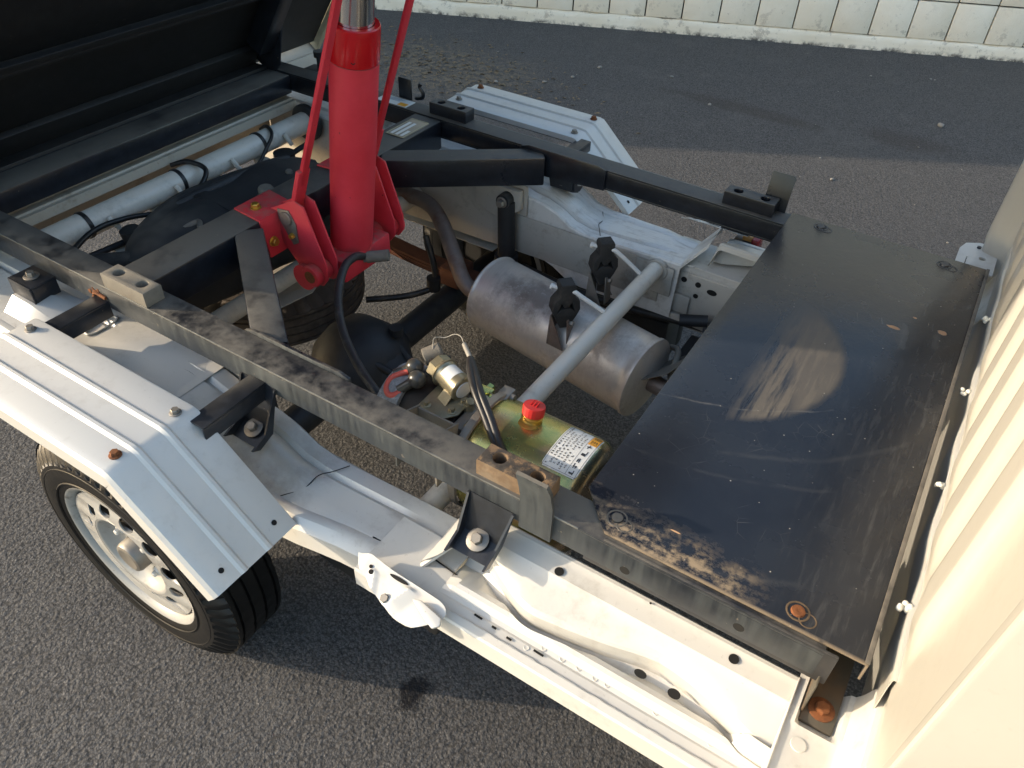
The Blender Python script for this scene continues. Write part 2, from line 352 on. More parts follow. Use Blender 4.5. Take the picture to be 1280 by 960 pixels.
MT['zincpale'] = mat_simple('aged_zinc_plate', (.46, .41, .28), .32, .7, .35, 30, .1, (.2, .16, .09), .6)
MT['drywire'] = mat_simple('dusty_wire', (.35, .32, .27), .6)
MT['scuff'] = mat_simple('rust_stained_edge', (.14, .095, .055), .9, 0, .6, 140, .4, (.05, .04, .035), .8)
MT['galv'] = mat_simple('galvanised_edge', (.60, .56, .40), .5, .3, .3, 40, .2, (.3, .2, .1), .5)

# ------------------------------------------------------------------ mesh helpers
def V(*a): return Vector(a)
class MB:
    def __init__(s): s.bm = bmesh.new(); s.mi = 0
    def _mark(s, faces):
        for f in faces: f.material_index = s.mi
    def poly(s, pts):
        f = s.bm.faces.new([s.bm.verts.new(p) for p in pts]); f.material_index = s.mi; return f
    def hexa(s, P, bev=.0, seg=2):
        """8 points: bottom 4 then top 4"""
        b = bmesh.new(); v = [b.verts.new(p) for p in P]
        for q in ((3, 2, 1, 0), (4, 5, 6, 7), (0, 1, 5, 4), (1, 2, 6, 5), (2, 3, 7, 6), (3, 0, 4, 7)): b.faces.new([v[i] for i in q])
        bmesh.ops.recalc_face_normals(b, faces=b.faces)
        if bev: bmesh.ops.bevel(b, geom=b.edges[:], offset=bev, segments=seg, affect='EDGES', profile=.5)
        s.merge(b); return s
    def box(s, x0, x1, y0, y1, z0, z1, bev=.0, M=None, seg=2):
        P = [V(x0, y0, z0), V(x1, y0, z0), V(x1, y1, z0), V(x0, y1, z0), V(x0, y0, z1), V(x1, y0, z1), V(x1, y1, z1), V(x0, y1, z1)]
        if M: P = [M @ p for p in P]
        return s.hexa(P, bev, seg)
    def beam(s, a, b, wd, h, bev=.002, up=V(0, 0, 1)):
        a, b = V(*a), V(*b); d = (b-a).normalized(); sd = d.cross(up).normalized()*wd/2; u = sd.cross(d).normalized()*h/2
        return s.hexa([a-sd-u, b-sd-u, b+sd-u, a+sd-u, a-sd+u, b-sd+u, b+sd+u, a+sd+u], bev)
    def merge(s, b, M=None):
        vm = {}
        for v in b.verts: vm[v] = s.bm.verts.new(M @ v.co if M else v.co)
        for f in b.faces:
            try:
                g = s.bm.faces.new([vm[v] for v in f.verts]); g.material_index = s.mi
            except ValueError: pass
        b.free()
    def prism(s, pts, ext, bev=0., seg=2):
        """closed polygon of 3D points swept by vector ext"""
        b = bmesh.new(); e = V(*ext); n = len(pts)
        lo = [b.verts.new(V(*p)) for p in pts]; hi = [b.verts.new(V(*p)+e) for p in pts]
        b.faces.new(lo[::-1]); b.faces.new(hi)
        for i in range(n): b.faces.new([lo[i], lo[(i+1) % n], hi[(i+1) % n], hi[i]])
        bmesh.ops.recalc_face_normals(b, faces=b.faces)
        if bev: bmesh.ops.bevel(b, geom=b.edges[:], offset=bev, segments=seg, affect='EDGES', profile=.5)
        s.merge(b); return s
    def sheet(s, rows, th=.0015, closed=False):
        b = bmesh.new(); g = [[b.verts.new(V(*p)) for p in r] for r in rows]
        for i in range(len(g)-1):
            m = len(g[i])
            for j in range(m if closed else m-1):
                q = [g[i][j], g[i][(j+1) % m], g[i+1][(j+1) % m], g[i+1][j]]
                try: b.faces.new(q)
                except ValueError: pass
        bmesh.ops.recalc_face_normals(b, faces=b.faces)
        if th:
            b.normal_update(); b.verts.index_update()
            low = {v: b.verts.new(v.co-v.normal*th) for v in list(b.verts)}
            rim = [e for e in b.edges if len(e.link_faces) == 1]
            for f in list(b.faces): b.faces.new([low[v] for v in reversed(f.verts)])
            for e in rim:
                a_, c_ = e.verts
                try: b.faces.new([a_, c_, low[c_], low[a_]])
                except ValueError: pass
            bmesh.ops.recalc_face_normals(b, faces=b.faces)
        s.merge(b); return s
    def lathe(s, prof, o, ax, seg=32, cap=True, jit=None):
        """prof: (radius, height) along axis ax from o"""
        o, ax = V(*o), V(*ax).normalized(); t = ax.orthogonal().normalized(); u = ax.cross(t)
        b = bmesh.new(); R = []
        for k, (r, h) in enumerate(prof):
            row = []
            for i in range(seg):
                a = 2*PI*i/seg; rr = r + (jit(k, i) if jit else 0)
                row.append(b.verts.new(o+ax*h+(t*math.cos(a)+u*math.sin(a))*rr))
            R.append(row)
        for k in range(len(R)-1):
            for i in range(seg): b.faces.new([R[k][i], R[k][(i+1) % seg], R[k+1][(i+1) % seg], R[k+1][i]])
        if cap:
            b.faces.new(R[0][::-1]); b.faces.new(R[-1])
        bmesh.ops.recalc_face_normals(b, faces=b.faces)
        s.merge(b); return s
    def cyl(s, a, b_, r, seg=24, r1=None, bev=.0):
        a, b_ = V(*a), V(*b_); L = (b_-a).length; r1 = r if r1 is None else r1
        pr = [(r-bev, 0), (r, bev), (r1, L-bev), (r1-bev, L)] if bev else [(r, 0), (r1, L)]
        return s.lathe(pr, a, b_-a, seg)
    def tube(s, pts, r, seg=10, smooth=6, cap=True):
        pts = [V(*p) for p in pts]
        if smooth and len(pts) > 2: pts = crom(pts, smooth)
        b = bmesh.new(); R = []; n = len(pts); t0 = (pts[1]-pts[0]).normalized(); nn = t0.orthogonal().normalized()
        for i, p in enumerate(pts):
            t = (pts[min(i+1, n-1)]-pts[max(i-1, 0)]).normalized()
            nn = (nn-t*nn.dot(t)).normalized(); bb = t.cross(nn); rr = r(i/(n-1)) if callable(r) else r
            R.append([b.verts.new(p+(nn*math.cos(2*PI*k/seg)+bb*math.sin(2*PI*k/seg))*rr) for k in range(seg)])
        for i in range(n-1):
            for k in range(seg): b.faces.new([R[i][k], R[i][(k+1) % seg], R[i+1][(k+1) % seg], R[i+1][k]])
        if cap: b.faces.new(R[0][::-1]); b.faces.new(R[-1])
        bmesh.ops.recalc_face_normals(b, faces=b.faces)
        s.merge(b); return s
    def hexhead(s, o, ax, r, h, washer=0.):
        o, ax = V(*o), V(*ax).normalized()
        if washer: s.lathe([(washer-.0006, 0), (washer, .0006), (washer, .0018), (washer-.001, .0024)], o, ax, 20); o = o+ax*.0024
        s.lathe([(r, 0), (r, h*.8), (r*.86, h)], o, ax, 6); return s
    def holed(s, outer, holes, th, M, bev=.0, warp=None):
        cu = bpy.data.curves.new('shape', 'CURVE'); cu.dimensions = '2D'; cu.fill_mode = 'BOTH'; cu.extrude = th/2
        if bev: cu.bevel_depth = bev; cu.bevel_resolution = 1; cu.offset = -bev
        for poly in [outer]+holes:
            sp_ = cu.splines.new('POLY'); sp_.points.add(len(poly)-1); sp_.use_cyclic_u = True
            for q, pt in zip(sp_.points, poly): q.co = (pt[0], pt[1], 0, 1)
        ob = bpy.data.objects.new('shape', cu); me = bpy.data.meshes.new_from_object(ob)
        b = bmesh.new(); b.from_mesh(me); bmesh.ops.remove_doubles(b, verts=b.verts, dist=1e-5)
        if warp:
            for v in b.verts: v.co = warp(v.co)
        bpy.data.objects.remove(ob); bpy.data.curves.remove(cu); bpy.data.meshes.remove(me)
        s.merge(b, M); return s
    def text(s, body, size, M, warp=None, ext=.0002):
        cu = bpy.data.curves.new('t', 'FONT'); cu.body = body; cu.size = size; cu.extrude = ext; cu.align_x = 'CENTER'; cu.align_y = 'CENTER'
        ob = bpy.data.objects.new('t', cu); me = bpy.data.meshes.new_from_object(ob); b = bmesh.new(); b.from_mesh(me)
        if warp:
            for v in b.verts: v.co = warp(v.co)
        bpy.data.objects.remove(ob); bpy.data.curves.remove(cu); bpy.data.meshes.remove(me)
        s.merge(b, M); return s
    def mirror(s):
        """same shapes reflected to the other side of the truck"""
        for v in s.bm.verts: v.co.y *= -1
        bmesh.ops.reverse_faces(s.bm, faces=s.bm.faces[:]); return s
    def build(s, name, mats, parent=None, ang=32, recalc=False):
        if recalc: bmesh.ops.recalc_face_normals(s.bm, faces=s.bm.faces[:])
        me = bpy.data.meshes.new(name); s.bm.to_mesh(me); s.bm.free()
        for m in (mats if isinstance(mats, (list, tuple)) else [mats]): me.materials.append(MT[m] if isinstance(m, str) else m)
        me.polygons.foreach_set('use_smooth', [True]*len(me.polygons))
        me.set_sharp_from_angle(angle=math.radians(ang))
        o = bpy.data.objects.new(name, me); COL.objects.link(o)
        if parent: o.parent = parent
        return o

def crom(P, n):
    out = []
    for i in range(len(P)-1):
        p0 = P[max(i-1, 0)]; p1 = P[i]; p2 = P[i+1]; p3 = P[min(i+2, len(P)-1)]
        for k in range(n):
            t = k/n; out.append(.5*((2*p1)+(p2-p0)*t+(2*p0-5*p1+4*p2-p3)*t*t+(3*p1-p0-3*p2+p3)*t**3))
    out.append(P[-1]); return out
def interp(tab, x):
    if x <= tab[0][0]: return tab[0][1]
    for (a, va), (b, vb) in zip(tab, tab[1:]):
        if x <= b: t = (x-a)/(b-a); t = t*t*(3-2*t); return va+(vb-va)*t
    return tab[-1][1]
def sstep(x, a, b):
    t = min(max((x-a)/(b-a), 0), 1); return t*t*(3-2*t)
def ell(cx, cy_, rx, ry, n=16, rot=0):
    return [(cx+rx*math.cos(2*PI*i/n)*math.cos(rot)-ry*math.sin(2*PI*i/n)*math.sin(rot), cy_+rx*math.cos(2*PI*i/n)*math.sin(rot)+ry*math.sin(2*PI*i/n)*math.cos(rot)) for i in range(n)]
def dup(o, loc=None, parent=None):
    c = o.copy(); COL.objects.link(c); c.parent = parent or o.parent
    if loc: c.location = loc
    return c
def thing(name, label, cat, loc=(0, 0, 0)):
    o = bpy.data.objects.new(name, None); COL.objects.link(o); o.location = loc; o['label'] = label; o['category'] = cat; return o
SIDES = (('near', 1), ('far', -1))

# ------------------------------------------------------------------ ground and block wall
g = MB(); g.poly([(-400, -400, 0), (400, -400, 0), (400, 400, 0), (-400, 400, 0)])
gr = g.build('asphalt_ground', 'asphalt'); gr['kind'] = 'structure'

WO = V(-3.161, 2.874, 0); WD = V(.91321, .40749, 0); WN = V(.40749, -.91321, 0)
def wl(s_, out, z): return WO+WD*s_+WN*out+V(0, 0, z)
wall = thing('block_wall', 'long wall of cream painted concrete blocks behind the parking area', 'wall', (0, 0, 0))
WH = 2.95; PITCHB = .2145; ROWH = .205
m = MB(); m.hexa([wl(-6.5, -.16, 0), wl(9, -.16, 0), wl(9, -.012, 0), wl(-6.5, -.012, 0), wl(-6.5, -.16, WH), wl(9, -.16, WH), wl(9, -.012, WH), wl(-6.5, -.012, WH)])
m.build('wall_core', 'mortar', wall)
# rough plinth
rows = []
N = 420
for k, (z, o_) in enumerate(((-.01, .022), (.02, .02), (.045, .018), (.065, .015), (.077, .006), (.079, -.012))):
    row = []
    for i in range(N+1):
        s_ = -6+14.8*i/N
        j = noise.noise(V(s_*9, k*3.1, 0)); j2 = noise.noise(V(s_*30, k*5.1, 7))
        row.append(wl(s_, o_+.006*j+.004*j2, z+(.008*noise.noise(V(s_*7, 3, k))+.006*j2 if k > 2 else 0)))
    rows.append(row)
m = MB(); m.sheet(rows, 0); m.build('plinth', 'block', wall, 60, True)
def blockmesh(wd, h):
    b = MB(); nx, nz = 5, 5
    b.box(0, wd, -.012, .008, 0, h, .0022)
    return b
bl0 = None; many = MB(); S0 = 1.859-PITCHB*26
for r in range(14):
    for i in range(-3, 58):
        s_ = S0+i*PITCHB; z = .081+r*ROWH
        if s_+PITCHB > 9: continue
        jo = random.uniform(-.0015, .0025); jz = random.uniform(-.001, .001)
        if r < 2 and 10 <= i < 42:
            if bl0 is None:
                b = blockmesh(PITCHB-.008, ROWH-.008)
                b.bm.transform(Matrix.Identity(4))
                o = b.build('block', 'block', wall); bl0 = o
            else: o = dup(bl0)
            Mx = Matrix((WD, -WN, V(0, 0, 1))).transposed().to_4x4()
            Mx = Matrix.Translation(wl(s_+.004, jo, z+jz)) @ Mx @ Matrix.Scale(-1, 4, V(0, 1, 0)) if False else Matrix.Translation(wl(s_+.004, jo, z+jz)) @ Mx
            o.matrix_world = Mx
        else:
            many.hexa([wl(s_+.004, -.02, z), wl(s_+PITCHB-.004, -.02, z), wl(s_+PITCHB-.004, .008+jo, z), wl(s_+.004, .008+jo, z),
                       wl(s_+.004, -.02, z+ROWH-.008), wl(s_+PITCHB-.004, -.02, z+ROWH-.008), wl(s_+PITCHB-.004, .008+jo, z+ROWH-.008), wl(s_+.004, .008+jo, z+ROWH-.008)])
mo = many.build('upper_blocks', 'block', wall); mo['kind'] = 'stuff'

# unseen building, added so its corner shades the ground before the wall
bd = thing('shade_building', 'unseen plain cream building added to shade the ground by the block wall', 'building', (-7.5, 1, 0))
m = MB(); m.box(-10, -5.2, -.4, 1.9, 0, 3.6, .01); m.build('outer_wall', 'block', None).parent = bd
bd.location = (0, 0, 0)
m = MB(); m.box(-10.2, -5.15, -.42, 2.0, 3.6, 3.75, .01); m.build('roof', 'grey_frame', bd)
m = MB(); m.box(-5.2, -5.17, .2, 1.2, 0, 2.05, .004); dr = m.build('door', 'grey_frame', bd)
m = MB(); m.cyl((-5.17, 1.1, 1), (-5.1, 1.1, 1), .015); m.build('handle', 'steel', dr)

# loose bits on the asphalt
m = MB()
def pebble(x, y, r):
    b = bmesh.new(); bmesh.ops.create_icosphere(b, subdivisions=1, radius=r)
    for v in b.verts: v.co = V(v.co.x*random.uniform(.7, 1.3), v.co.y*random.uniform(.7, 1.3), v.co.z*.6+r*.35)
    m.merge(b, Matrix.Translation((x, y, 0)) @ Matrix.Rotation(random.uniform(0, 6), 4, 'Z'))
for _ in range(55):
    pebble(random.uniform(-3, 1.6), random.uniform(1.2, 3.9), random.choice((.002, .003, .004, .005, .007)))
for (x, y, r) in ((.105, 3.136, .018), (-1.2, 2.925, .012), (-.176, 2.248, .01), (-1.57, 2.814, .014), (-1.62, 2.6, .012), (-1.9, 2.3, .013), (-.9, 2.7, .01), (-1.7, 2.45, .012)): pebble(x, y, r)
for _ in range(45): pebble(random.uniform(-1.3, .6), random.uniform(-.9, 1.2), random.choice((.0015, .002, .003)))
o = m.build('loose_pebbles', 'pebble', ang=60); o['kind'] = 'stuff'
m = MB()
for _ in range(650):
    x = random.gauss(-2.2, .38); y = random.gauss(2.32, .17); s_ = random.uniform(.006, .018); a = random.uniform(0, 6); z = random.uniform(.001, .006)
    c_, d_ = math.cos(a)*s_, math.sin(a)*s_
    m.poly([(x-c_, y-d_, z), (x+d_*.3, y-c_*.3, z+.004), (x+c_, y+d_, z+.002), (x-d_*.3, y+c_*.3, z+.006)])
o = m.build('leaf_litter', 'leaf', ang=10); o['kind'] = 'stuff'

# ================================================================== the truck
TR = thing('dump_truck', 'small white dump truck with raised bed and bare black subframe showing red hoist cylinder', 'truck')

# ---- subframe rails
def rail(side):
    m = MB()
    # channel: top flange, outer web, bottom flange with thickness
    m.box(-1.44, .33, -.477, -.427, .698, .702, .0012)
    m.box(-1.44, .33, -.477, -.473, .655, .6978, .0012)
    m.box(-1.44, .33, -.4728, -.427, .655, .659, .0012)
    m.box(-1.44, .33, -.431, -.427, .6592, .6978, .0012)
    e_ = MB(); e_.box(-1.44, .02, -.4777, -.4758, .7004, .7024, .0004)  # pale strip painting the highlight along the rail's worn top edge
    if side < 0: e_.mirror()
    # stiffening lip on the inner edge by the brace
    m.prism([(-.62, -.4265, .64), (-.40, -.4265, .655), (-.40, -.4265, .704), (-.42, -.4265, .709), (-.60, -.4265, .709), (-.62, -.4265, .702)], (0, .006, 0), .0015)
    if side < 0: m.mirror()
    r = m.build('side_rail', 'rail' if side > 0 else 'black', TR)
    e_.build('worn_edge_highlight', 'edgehighlight', r)
    # two-hole blocks
    for k, (x0, x1, y0, y1) in enumerate(((-.898, -.790, -.477, -.441), (-.137, -.030, -.473, -.437))):
        b = MB(); wd, h = x1-x0, y1-y0; ch = .004
        Mx = Matrix.Translation(((x0+x1)/2, (y0+y1)/2, .702+.0145))
        b.holed([(-wd/2, -h/2), (wd/2, -h/2), (wd/2, h/2), (-wd/2, h/2)], [ell(-wd*.27, h*.04, .0098, .0098), ell(wd*.27, h*.04, .0098, .0098)], .025, Mx, .002)
        if side < 0: b.mirror()
        bo = b.build('mounting_block', ('dustblock' if k == 0 else 'rustblock') if side > 0 else 'black', r)
        if side > 0 and k == 1: bo['label'] = 'rust coloured block with two bolt holes'
        # hole floor
        for q in (-.27, .27):
            b = MB(); b.cyl(((x0+x1)/2+wd*q, (y0+y1)/2, .7022), ((x0+x1)/2+wd*q, (y0+y1)/2, .7035), .0095, 14)
            if side < 0: b.mirror()
            b.build('hole_floor', 'rustbolt' if (side > 0 and k == 1) else 'dark', r)
    # upright guide tab bent outwards
    b = MB(); rows = []
    for (y, z) in ((-.4785, .655), (-.4785, .70), (-.4795, .722), (-.488, .755), (-.494, .775)):
        rows.append([(-.062, y, z), (-.058, y, z), (-.018, y, z), (-.014, y, z-.006 if z > .77 else z)])
    b.sheet(rows, -.005 if side > 0 else .005)
    if side < 0: b.mirror()
    b.build('guide_tab', 'rail' if side > 0 else 'black', r, 50, True)
    # fender arms: angle iron
    for x in (-.936, -.562):
        b = MB()
        b.box(x, x+.034, -.60, -.4775, .668, .672, .001); b.box(x+.030, x+.034, -.60, -.4775, .640, .6678, .001)
        if side < 0: b.mirror()
        b.build('fender_arm', 'bracket', r)
    # bolted foot brackets (U section, flaring to the rail)
    for k, (x, yb, zb) in enumerate(((-.545, -.520, .574), (-.110, -.522, .604))):
        wt, wb = .036, .031
        T = [V(x-wt, -.4785, .668), V(x+wt, -.4785, .668)]; B = [V(x-wb, yb-.008, zb), V(x+wb, yb-.008, zb)]
        b = MB()
        b.sheet([[T[0], T[1]], [B[0]+V(0, .03, .012), B[1]+V(0, .03, .012)], [B[0], B[1]]], .004)
        lip = .017
        nrm = V(0, -.8, .45).normalized()*lip
        for e in (0, 1):
            b.sheet([[T[e], T[e]+V(0, -.003, .0)], [B[e]+V(0, .03, .012), B[e]+V(0, .03, .012)+nrm], [B[e], B[e]+nrm]], .0035)
        if side < 0: b.mirror()
        f = b.build('foot_bracket', 'bracket', r, 25, True)
        b = MB(); b.hexhead((x, (yb+.014), zb+.013), (0, -.45, .9), .0085, .008, .0165)
        if side < 0: b.mirror()
        b.build('bolt', 'steel', r)
    return r
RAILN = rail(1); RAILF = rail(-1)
# rust bloom where the rear arm is welded on
m = MB()
for k in range(26):
    x = -.935+random.gauss(.0, .014); z = .672+random.gauss(0, .009); r_ = random.uniform(.002, .006)
    b = bmesh.new(); bmesh.ops.create_icosphere(b, subdivisions=1, radius=r_); m.merge(b, Matrix.Translation((x, -.4775, z)) @ Matrix.Scale(.35, 4, V(0, 1, 0)))
m.tube([(-.937, -.479, .665), (-.937, -.479, .675), (-.93, -.479, .679), (-.905, -.479, .677)], .0035, 6)
m.build('weld_bead', 'rustbolt', RAILN, 60)
# weathered rear end mountings
for sd in (1, -1):
    m = MB()
    m.box(-1.12, -1.055, -.525, -.478, .66, .664, .001); m.box(-1.12, -1.055, -.529, -.525, .625, .664, .001); m.box(-1.059, -1.055, -.5248, -.478, .63, .6598, .001)
    if sd < 0: m.mirror()
    f = m.build('rear_bracket', 'bracket', TR)
    m = MB(); m.hexhead((-1.088, -.502, .664), (0, 0, 1), .008, .008, .014)
    if sd < 0: m.mirror()
    m.build('bolt', 'steel', f)
    m = MB(); rows = []
    for (dy, z) in ((-.59, .608), (-.56, .609), (-.535, .632), (-.50, .636), (-.48, .625), (-.46, .61)):
        rows.append([(-1.115, dy, z), (-1.06, dy, z), (-1.01, dy+.004, min(z, .615)), (-.985, dy, min(z, .607))])
    m.sheet(rows, .002)
    if sd < 0: m.mirror()
    m.build('pedestal', 'white_dirty', TR, 25, True)

# ---- cross beams
m = MB(); m.box(-.932, -.852, -.4265, .4265, .628, .6995, .004); m.build('crossbeam', 'black', TR)
m = MB(); m.box(-1.432, -1.352, -.4265, .4265, .650, .6985, .004); m.build('crossbeam', 'black', TR)
m = MB(); m.box(-1.50, -1.436, -.4265, .4265, .60, .705, .004); m.build('hinge_beam', 'black_low', TR)
m = MB(); m.holed([(-.05, -.027), (.05, -.027), (.05, .027), (-.05, .027)], [], .0012, Matrix.Translation((-.889, .342, .7006)) @ Matrix.Rotation(PI/2, 4, 'Z'))
npo = m.build('data_plate', 'nameplate', TR)
m = MB()
for k, yy in enumerate((-.014, .0, .014)):
    m.box(-.90+yy-.004+.011, -.90+yy+.004+.011, .298, .372 if k != 2 else .33, .7014, .7017)
m.build('printed_field', 'label', npo)
m = MB(); m.box(-.9135, -.9125, .292, .392, .7013, .7022); m.box(-.8655, -.8645, .292, .392, .7013, .7022); m.box(-.913, -.865, .2915, .2925, .7013, .7022); m.box(-.913, -.865, .3915, .3925, .7013, .7022)
m.build('plate_rim', 'galv', npo)
for sd in (1, -1):
    m = MB(); a, b_ = V(-.8515, -.198, .664), V(-.562, -.4265, .664); m.beam(a, b_, .055, .068, .004)
    if sd < 0: m.mirror()
    m.build('diagonal_brace', 'black', TR)

# ---- warning label on the far rail
m = MB(); m.box(-1.06, -.965, .432, .472, .7022, .7028); lb = m.build('warning_label', 'label', TR)
m = MB(); m.box(-.995, -.97, .434, .45, .703, .7034); m.build('label_field', 'orange', lb)
m = MB()
for k in range(5): m.box(-1.055, -.985-random.random()*.02, .452+k*.0035, .4536+k*.0035, .703, .7033)
m.build('label_print', 'blueink', lb)
# latch uprights on the far rail
m = MB(); m.box(-1.025, -.985, .48, .486, .66, .752, .002); m.build('bed_stop', 'black', TR)
m = MB(); m.tube([(-.985, .50, .70), (-.965, .50, .706), (-.962, .50, .72), (-.972, .50, .732), (-.967, .50, .742)], .005, 8); m.build('bed_hook', 'black', TR)
m = MB(); m.cyl((-1.31, .50, .70), (-1.31, .50, .735), .008); m.cyl((-1.31, .50, .735), (-1.31, .50, .75), .014); m.box(-1.36, -1.24, .479, .53, .66, .70, .006); m.build('hinge_block', 'black', TR)
m = MB(); m.cyl((-1.31, -.50, .70), (-1.31, -.50, .735), .008); m.cyl((-1.31, -.50, .735), (-1.31, -.50, .75), .014); m.box(-1.36, -1.24, -.53, -.479, .66, .70, .006); m.build('hinge_block', 'black', TR)

# ---- black deck plate
m = MB()
m.prism([(.0, -.412, .7025), (.052, -.467, .7025), (.3745, -.467, .7025), (.3745, .483, .7025), (.0, .479, .7025)], (0, 0, .0035), .0012)
m.box(.3722, .3752, -.465, .481, .672, .7018, .001)
DP = m.build('deck_plate', 'plate', TR)
m = MB(); m.box(.3695, .3752, -.4665, .4815, .7062, .7085, .0008); m.build('deck_lip', 'lip', DP)
m = MB(); m.box(.055, .345, -.4765, -.4715+.0, .648, .7035, .0012); m.box(.03, .345, -.4712, -.4685, .64, .690, .001); dsk = m.build('deck_skirt', 'skirt', TR)
for (hx, hz) in ((.238, .672), (.09, .668)):
    m = MB(); m.cyl((hx, -.4772, hz), (hx, -.4764, hz), .0068, 18); m.build('punched_hole', 'dark', dsk)
m = MB(); m.box(.0, .345, .4775, .4815, .65, .7015, .0012); m.build('deck_skirt', 'black', TR)
for (x, y, rusty) in ((.289, -.443, 1), (.055, -.438, 0), (.065, .455, 0), (.30, .452, 0)):
    m = MB(); m.lathe([(.0085, 0), (.0075, .0022), (.004, .003), (.0012, .0022)], (x, y, .706), (0, 0, 1), 16)
    sc = m.build('screw', 'rustbolt' if rusty else 'black', DP)
    m = MB()
    m.lathe([(.0140, 0), (.0135, .0005), (.0120, .0005), (.0114, .0)], (x, y, .7061), (0, 0, 1), 20, False)
    m.lathe([(.0105, 0), (.0101, .0004), (.0092, .0004), (.0088, .0)], (x+.013, y-.006, .7061), (0, 0, 1), 18, False)
    m.build('washer_mark', 'scuff' if rusty else 'black', DP)

# ---- white chassis members under the rails
def zt(x): return interp([(-1.6, .605), (-.72, .602), (-.56, .566), (-.45, .522), (-.21, .53)], x)
def yo(x): return interp([(-1.6, .60), (-.75, .605), (-.45, .588), (-.29, .573), (-.2, .551)], x)
for sd in (1, -1):
    m = MB(); rows = []
    xs = [-1.6+.04*i for i in range(35)]+[-.208, -.198, -.1945, -.186, -.172, -.155, -.143]
    for x in xs:
        z = zt(min(x, -.2)); o_ = yo(min(x, -.2)); lift = max(0, x+.195)*1.36
        z += lift; o_ -= lift*.42; yi = .435+.03*max(0, x+.19)/.06*.3
        bead = .006*(1-sstep(x, -.3, -.2))
        bump_ = .010*math.exp(-((x+.55)/.09)**2)
        row = []
        prof = [(yi, z-.15 if lift == 0 else z-.012), (yi, z-.005), (yi+.003, z-.001), (yi+.012, z), (yi+.030, z+bead*.2), (yi+.038, z-bead), (yi+.046, z+bead*.1), (yi+.06, z+bump_), (yi+.085, z+bump_), (yi+.1, z+.002), (o_-.035, z+.001), (o_-.026, z+bead), (o_-.016, z+bead), (o_-.006, z), (o_, z-.006), (o_, z-.045 if lift == 0 else z-.012)]
        for (y, zz) in prof: row.append((x, -y, zz))
        rows.append(row)
    m.sheet(rows, .0018)
    if sd < 0: m.mirror()
    cm = m.build('chassis_member', 'white_worn' if sd < 0 else 'white_member', TR, 30, True)
    # inner web and lower flange (grey underside)
    m = MB(); m.hexa([V(-1.55, -.4345, .385), V(-.5, -.4345, .415), V(-.5, -.432, .415), V(-1.55, -.432, .385), V(-1.55, -.4345, .598), V(-.72, -.4345, .598), V(-.72, -.432, .598), V(-1.55, -.432, .598)]); m.box(-.7, -.235, -.4343, -.4318, .415, .516, .001); m.box(-1.55, -.70, -.50, -.4325, .382, .385, .001); m.box(-.70, -.235, -.50, -.4325, .412, .415, .001)
    m.box(-.235, .36, -.455, -.452, .36, .502, .001); m.box(-.235, .36, -.50, -.4522, .357, .360, .001)
    m.hexa([V(-.24, -.452, .502), V(.36, -.452, .502), V(.36, -.475, .502), V(-.24, -.475, .502), V(-.24, -.455, .506), V(.36, -.455, .506), V(.36, -.478, .524), V(-.24, -.478, .524)], .001)
    if sd < 0: m.mirror()
    web = m.build('frame_web', 'grey_frame', TR)
    if sd < 0:
        # punched holes, patch plates and bolt on the far web
        for (x, z, rx, rz) in ((-.185, .485, .007, .007), (-.15, .483, .007, .007), (-.115, .475, .012, .007), (-.15, .452, .006, .006), (-.06, .47, .007, .007)):
            m = MB(); m.holed(ell(0, 0, rx, rz), [], .001, Matrix.Translation((x, .4512, z)) @ Matrix.Rotation(PI/2, 4, 'X')); m.build('punched_hole', 'dark', web)
        for bb in ((-.30, -.205, .428, .4305, .44, .515, .002), (-.235, -.16, .446, .4505, .395, .445, .004), (-.20, -.02, .44, .4505, .372, .392, .002)):
            m = MB(); m.box(*bb); m.build('patch_plate', 'grey_frame', web)
        m = MB(); m.box(-.24, .34, .445, .560, .525, .529, .001); m.box(-.24, .34, .452, .457, .505, .5248, .001); m.build('front_ledge', 'white_dirty', web)
# splits and tool marks on the far/near member tops
m = MB(); m.tube([(-.405, -.445, .5275), (-.42, -.47, .527), (-.432, -.49, .5285), (-.436, -.52, .523), (-.452, -.55, .5255), (-.462, -.568, .524)], .0009, 6); m.build('sealer_crack', 'dark', TR)
m = MB(); m.tube([(-.172, -.524, .5415), (-.126, -.529, .5415), (-.069, -.538, .5430), (-.040, -.543, .5445)], .0012, 6); m.build('sealer_crack', 'dark', TR)
m = MB(); m.tube([(-.405, .445, .5275), (-.42, .47, .527), (-.432, .49, .5285), (-.436, .52, .523), (-.452, .55, .5255), (-.462, .568, .524)], .0009, 6); m.build('sealer_crack', 'dark', TR)
# long slot pressed into the near member top, with a folded relief beside it
m = MB()
pts = [(-.945+.011*math.cos(a)*1.0, -.4845+.030*math.copysign(1, math.sin(a))*(abs(math.sin(a))**.5 if abs(math.sin(a)) < .9 else 1), .6045) for a in [2*PI*i/28 for i in range(29)]]
m.tube(pts, .0022, 6, 0)
rows = [[(-.925+.03*i, -.545+.022*j, .6035-.004*sstep(i, 5, 8)+.007*math.exp(-((j-1.5-.35*i)/.9)**2)*math.exp(-((i-3)/2.6)**2)) for j in range(6)] for i in range(9)]
m.sheet(rows, .0)
m.build('pressed_slot', 'white', TR, 60, True)

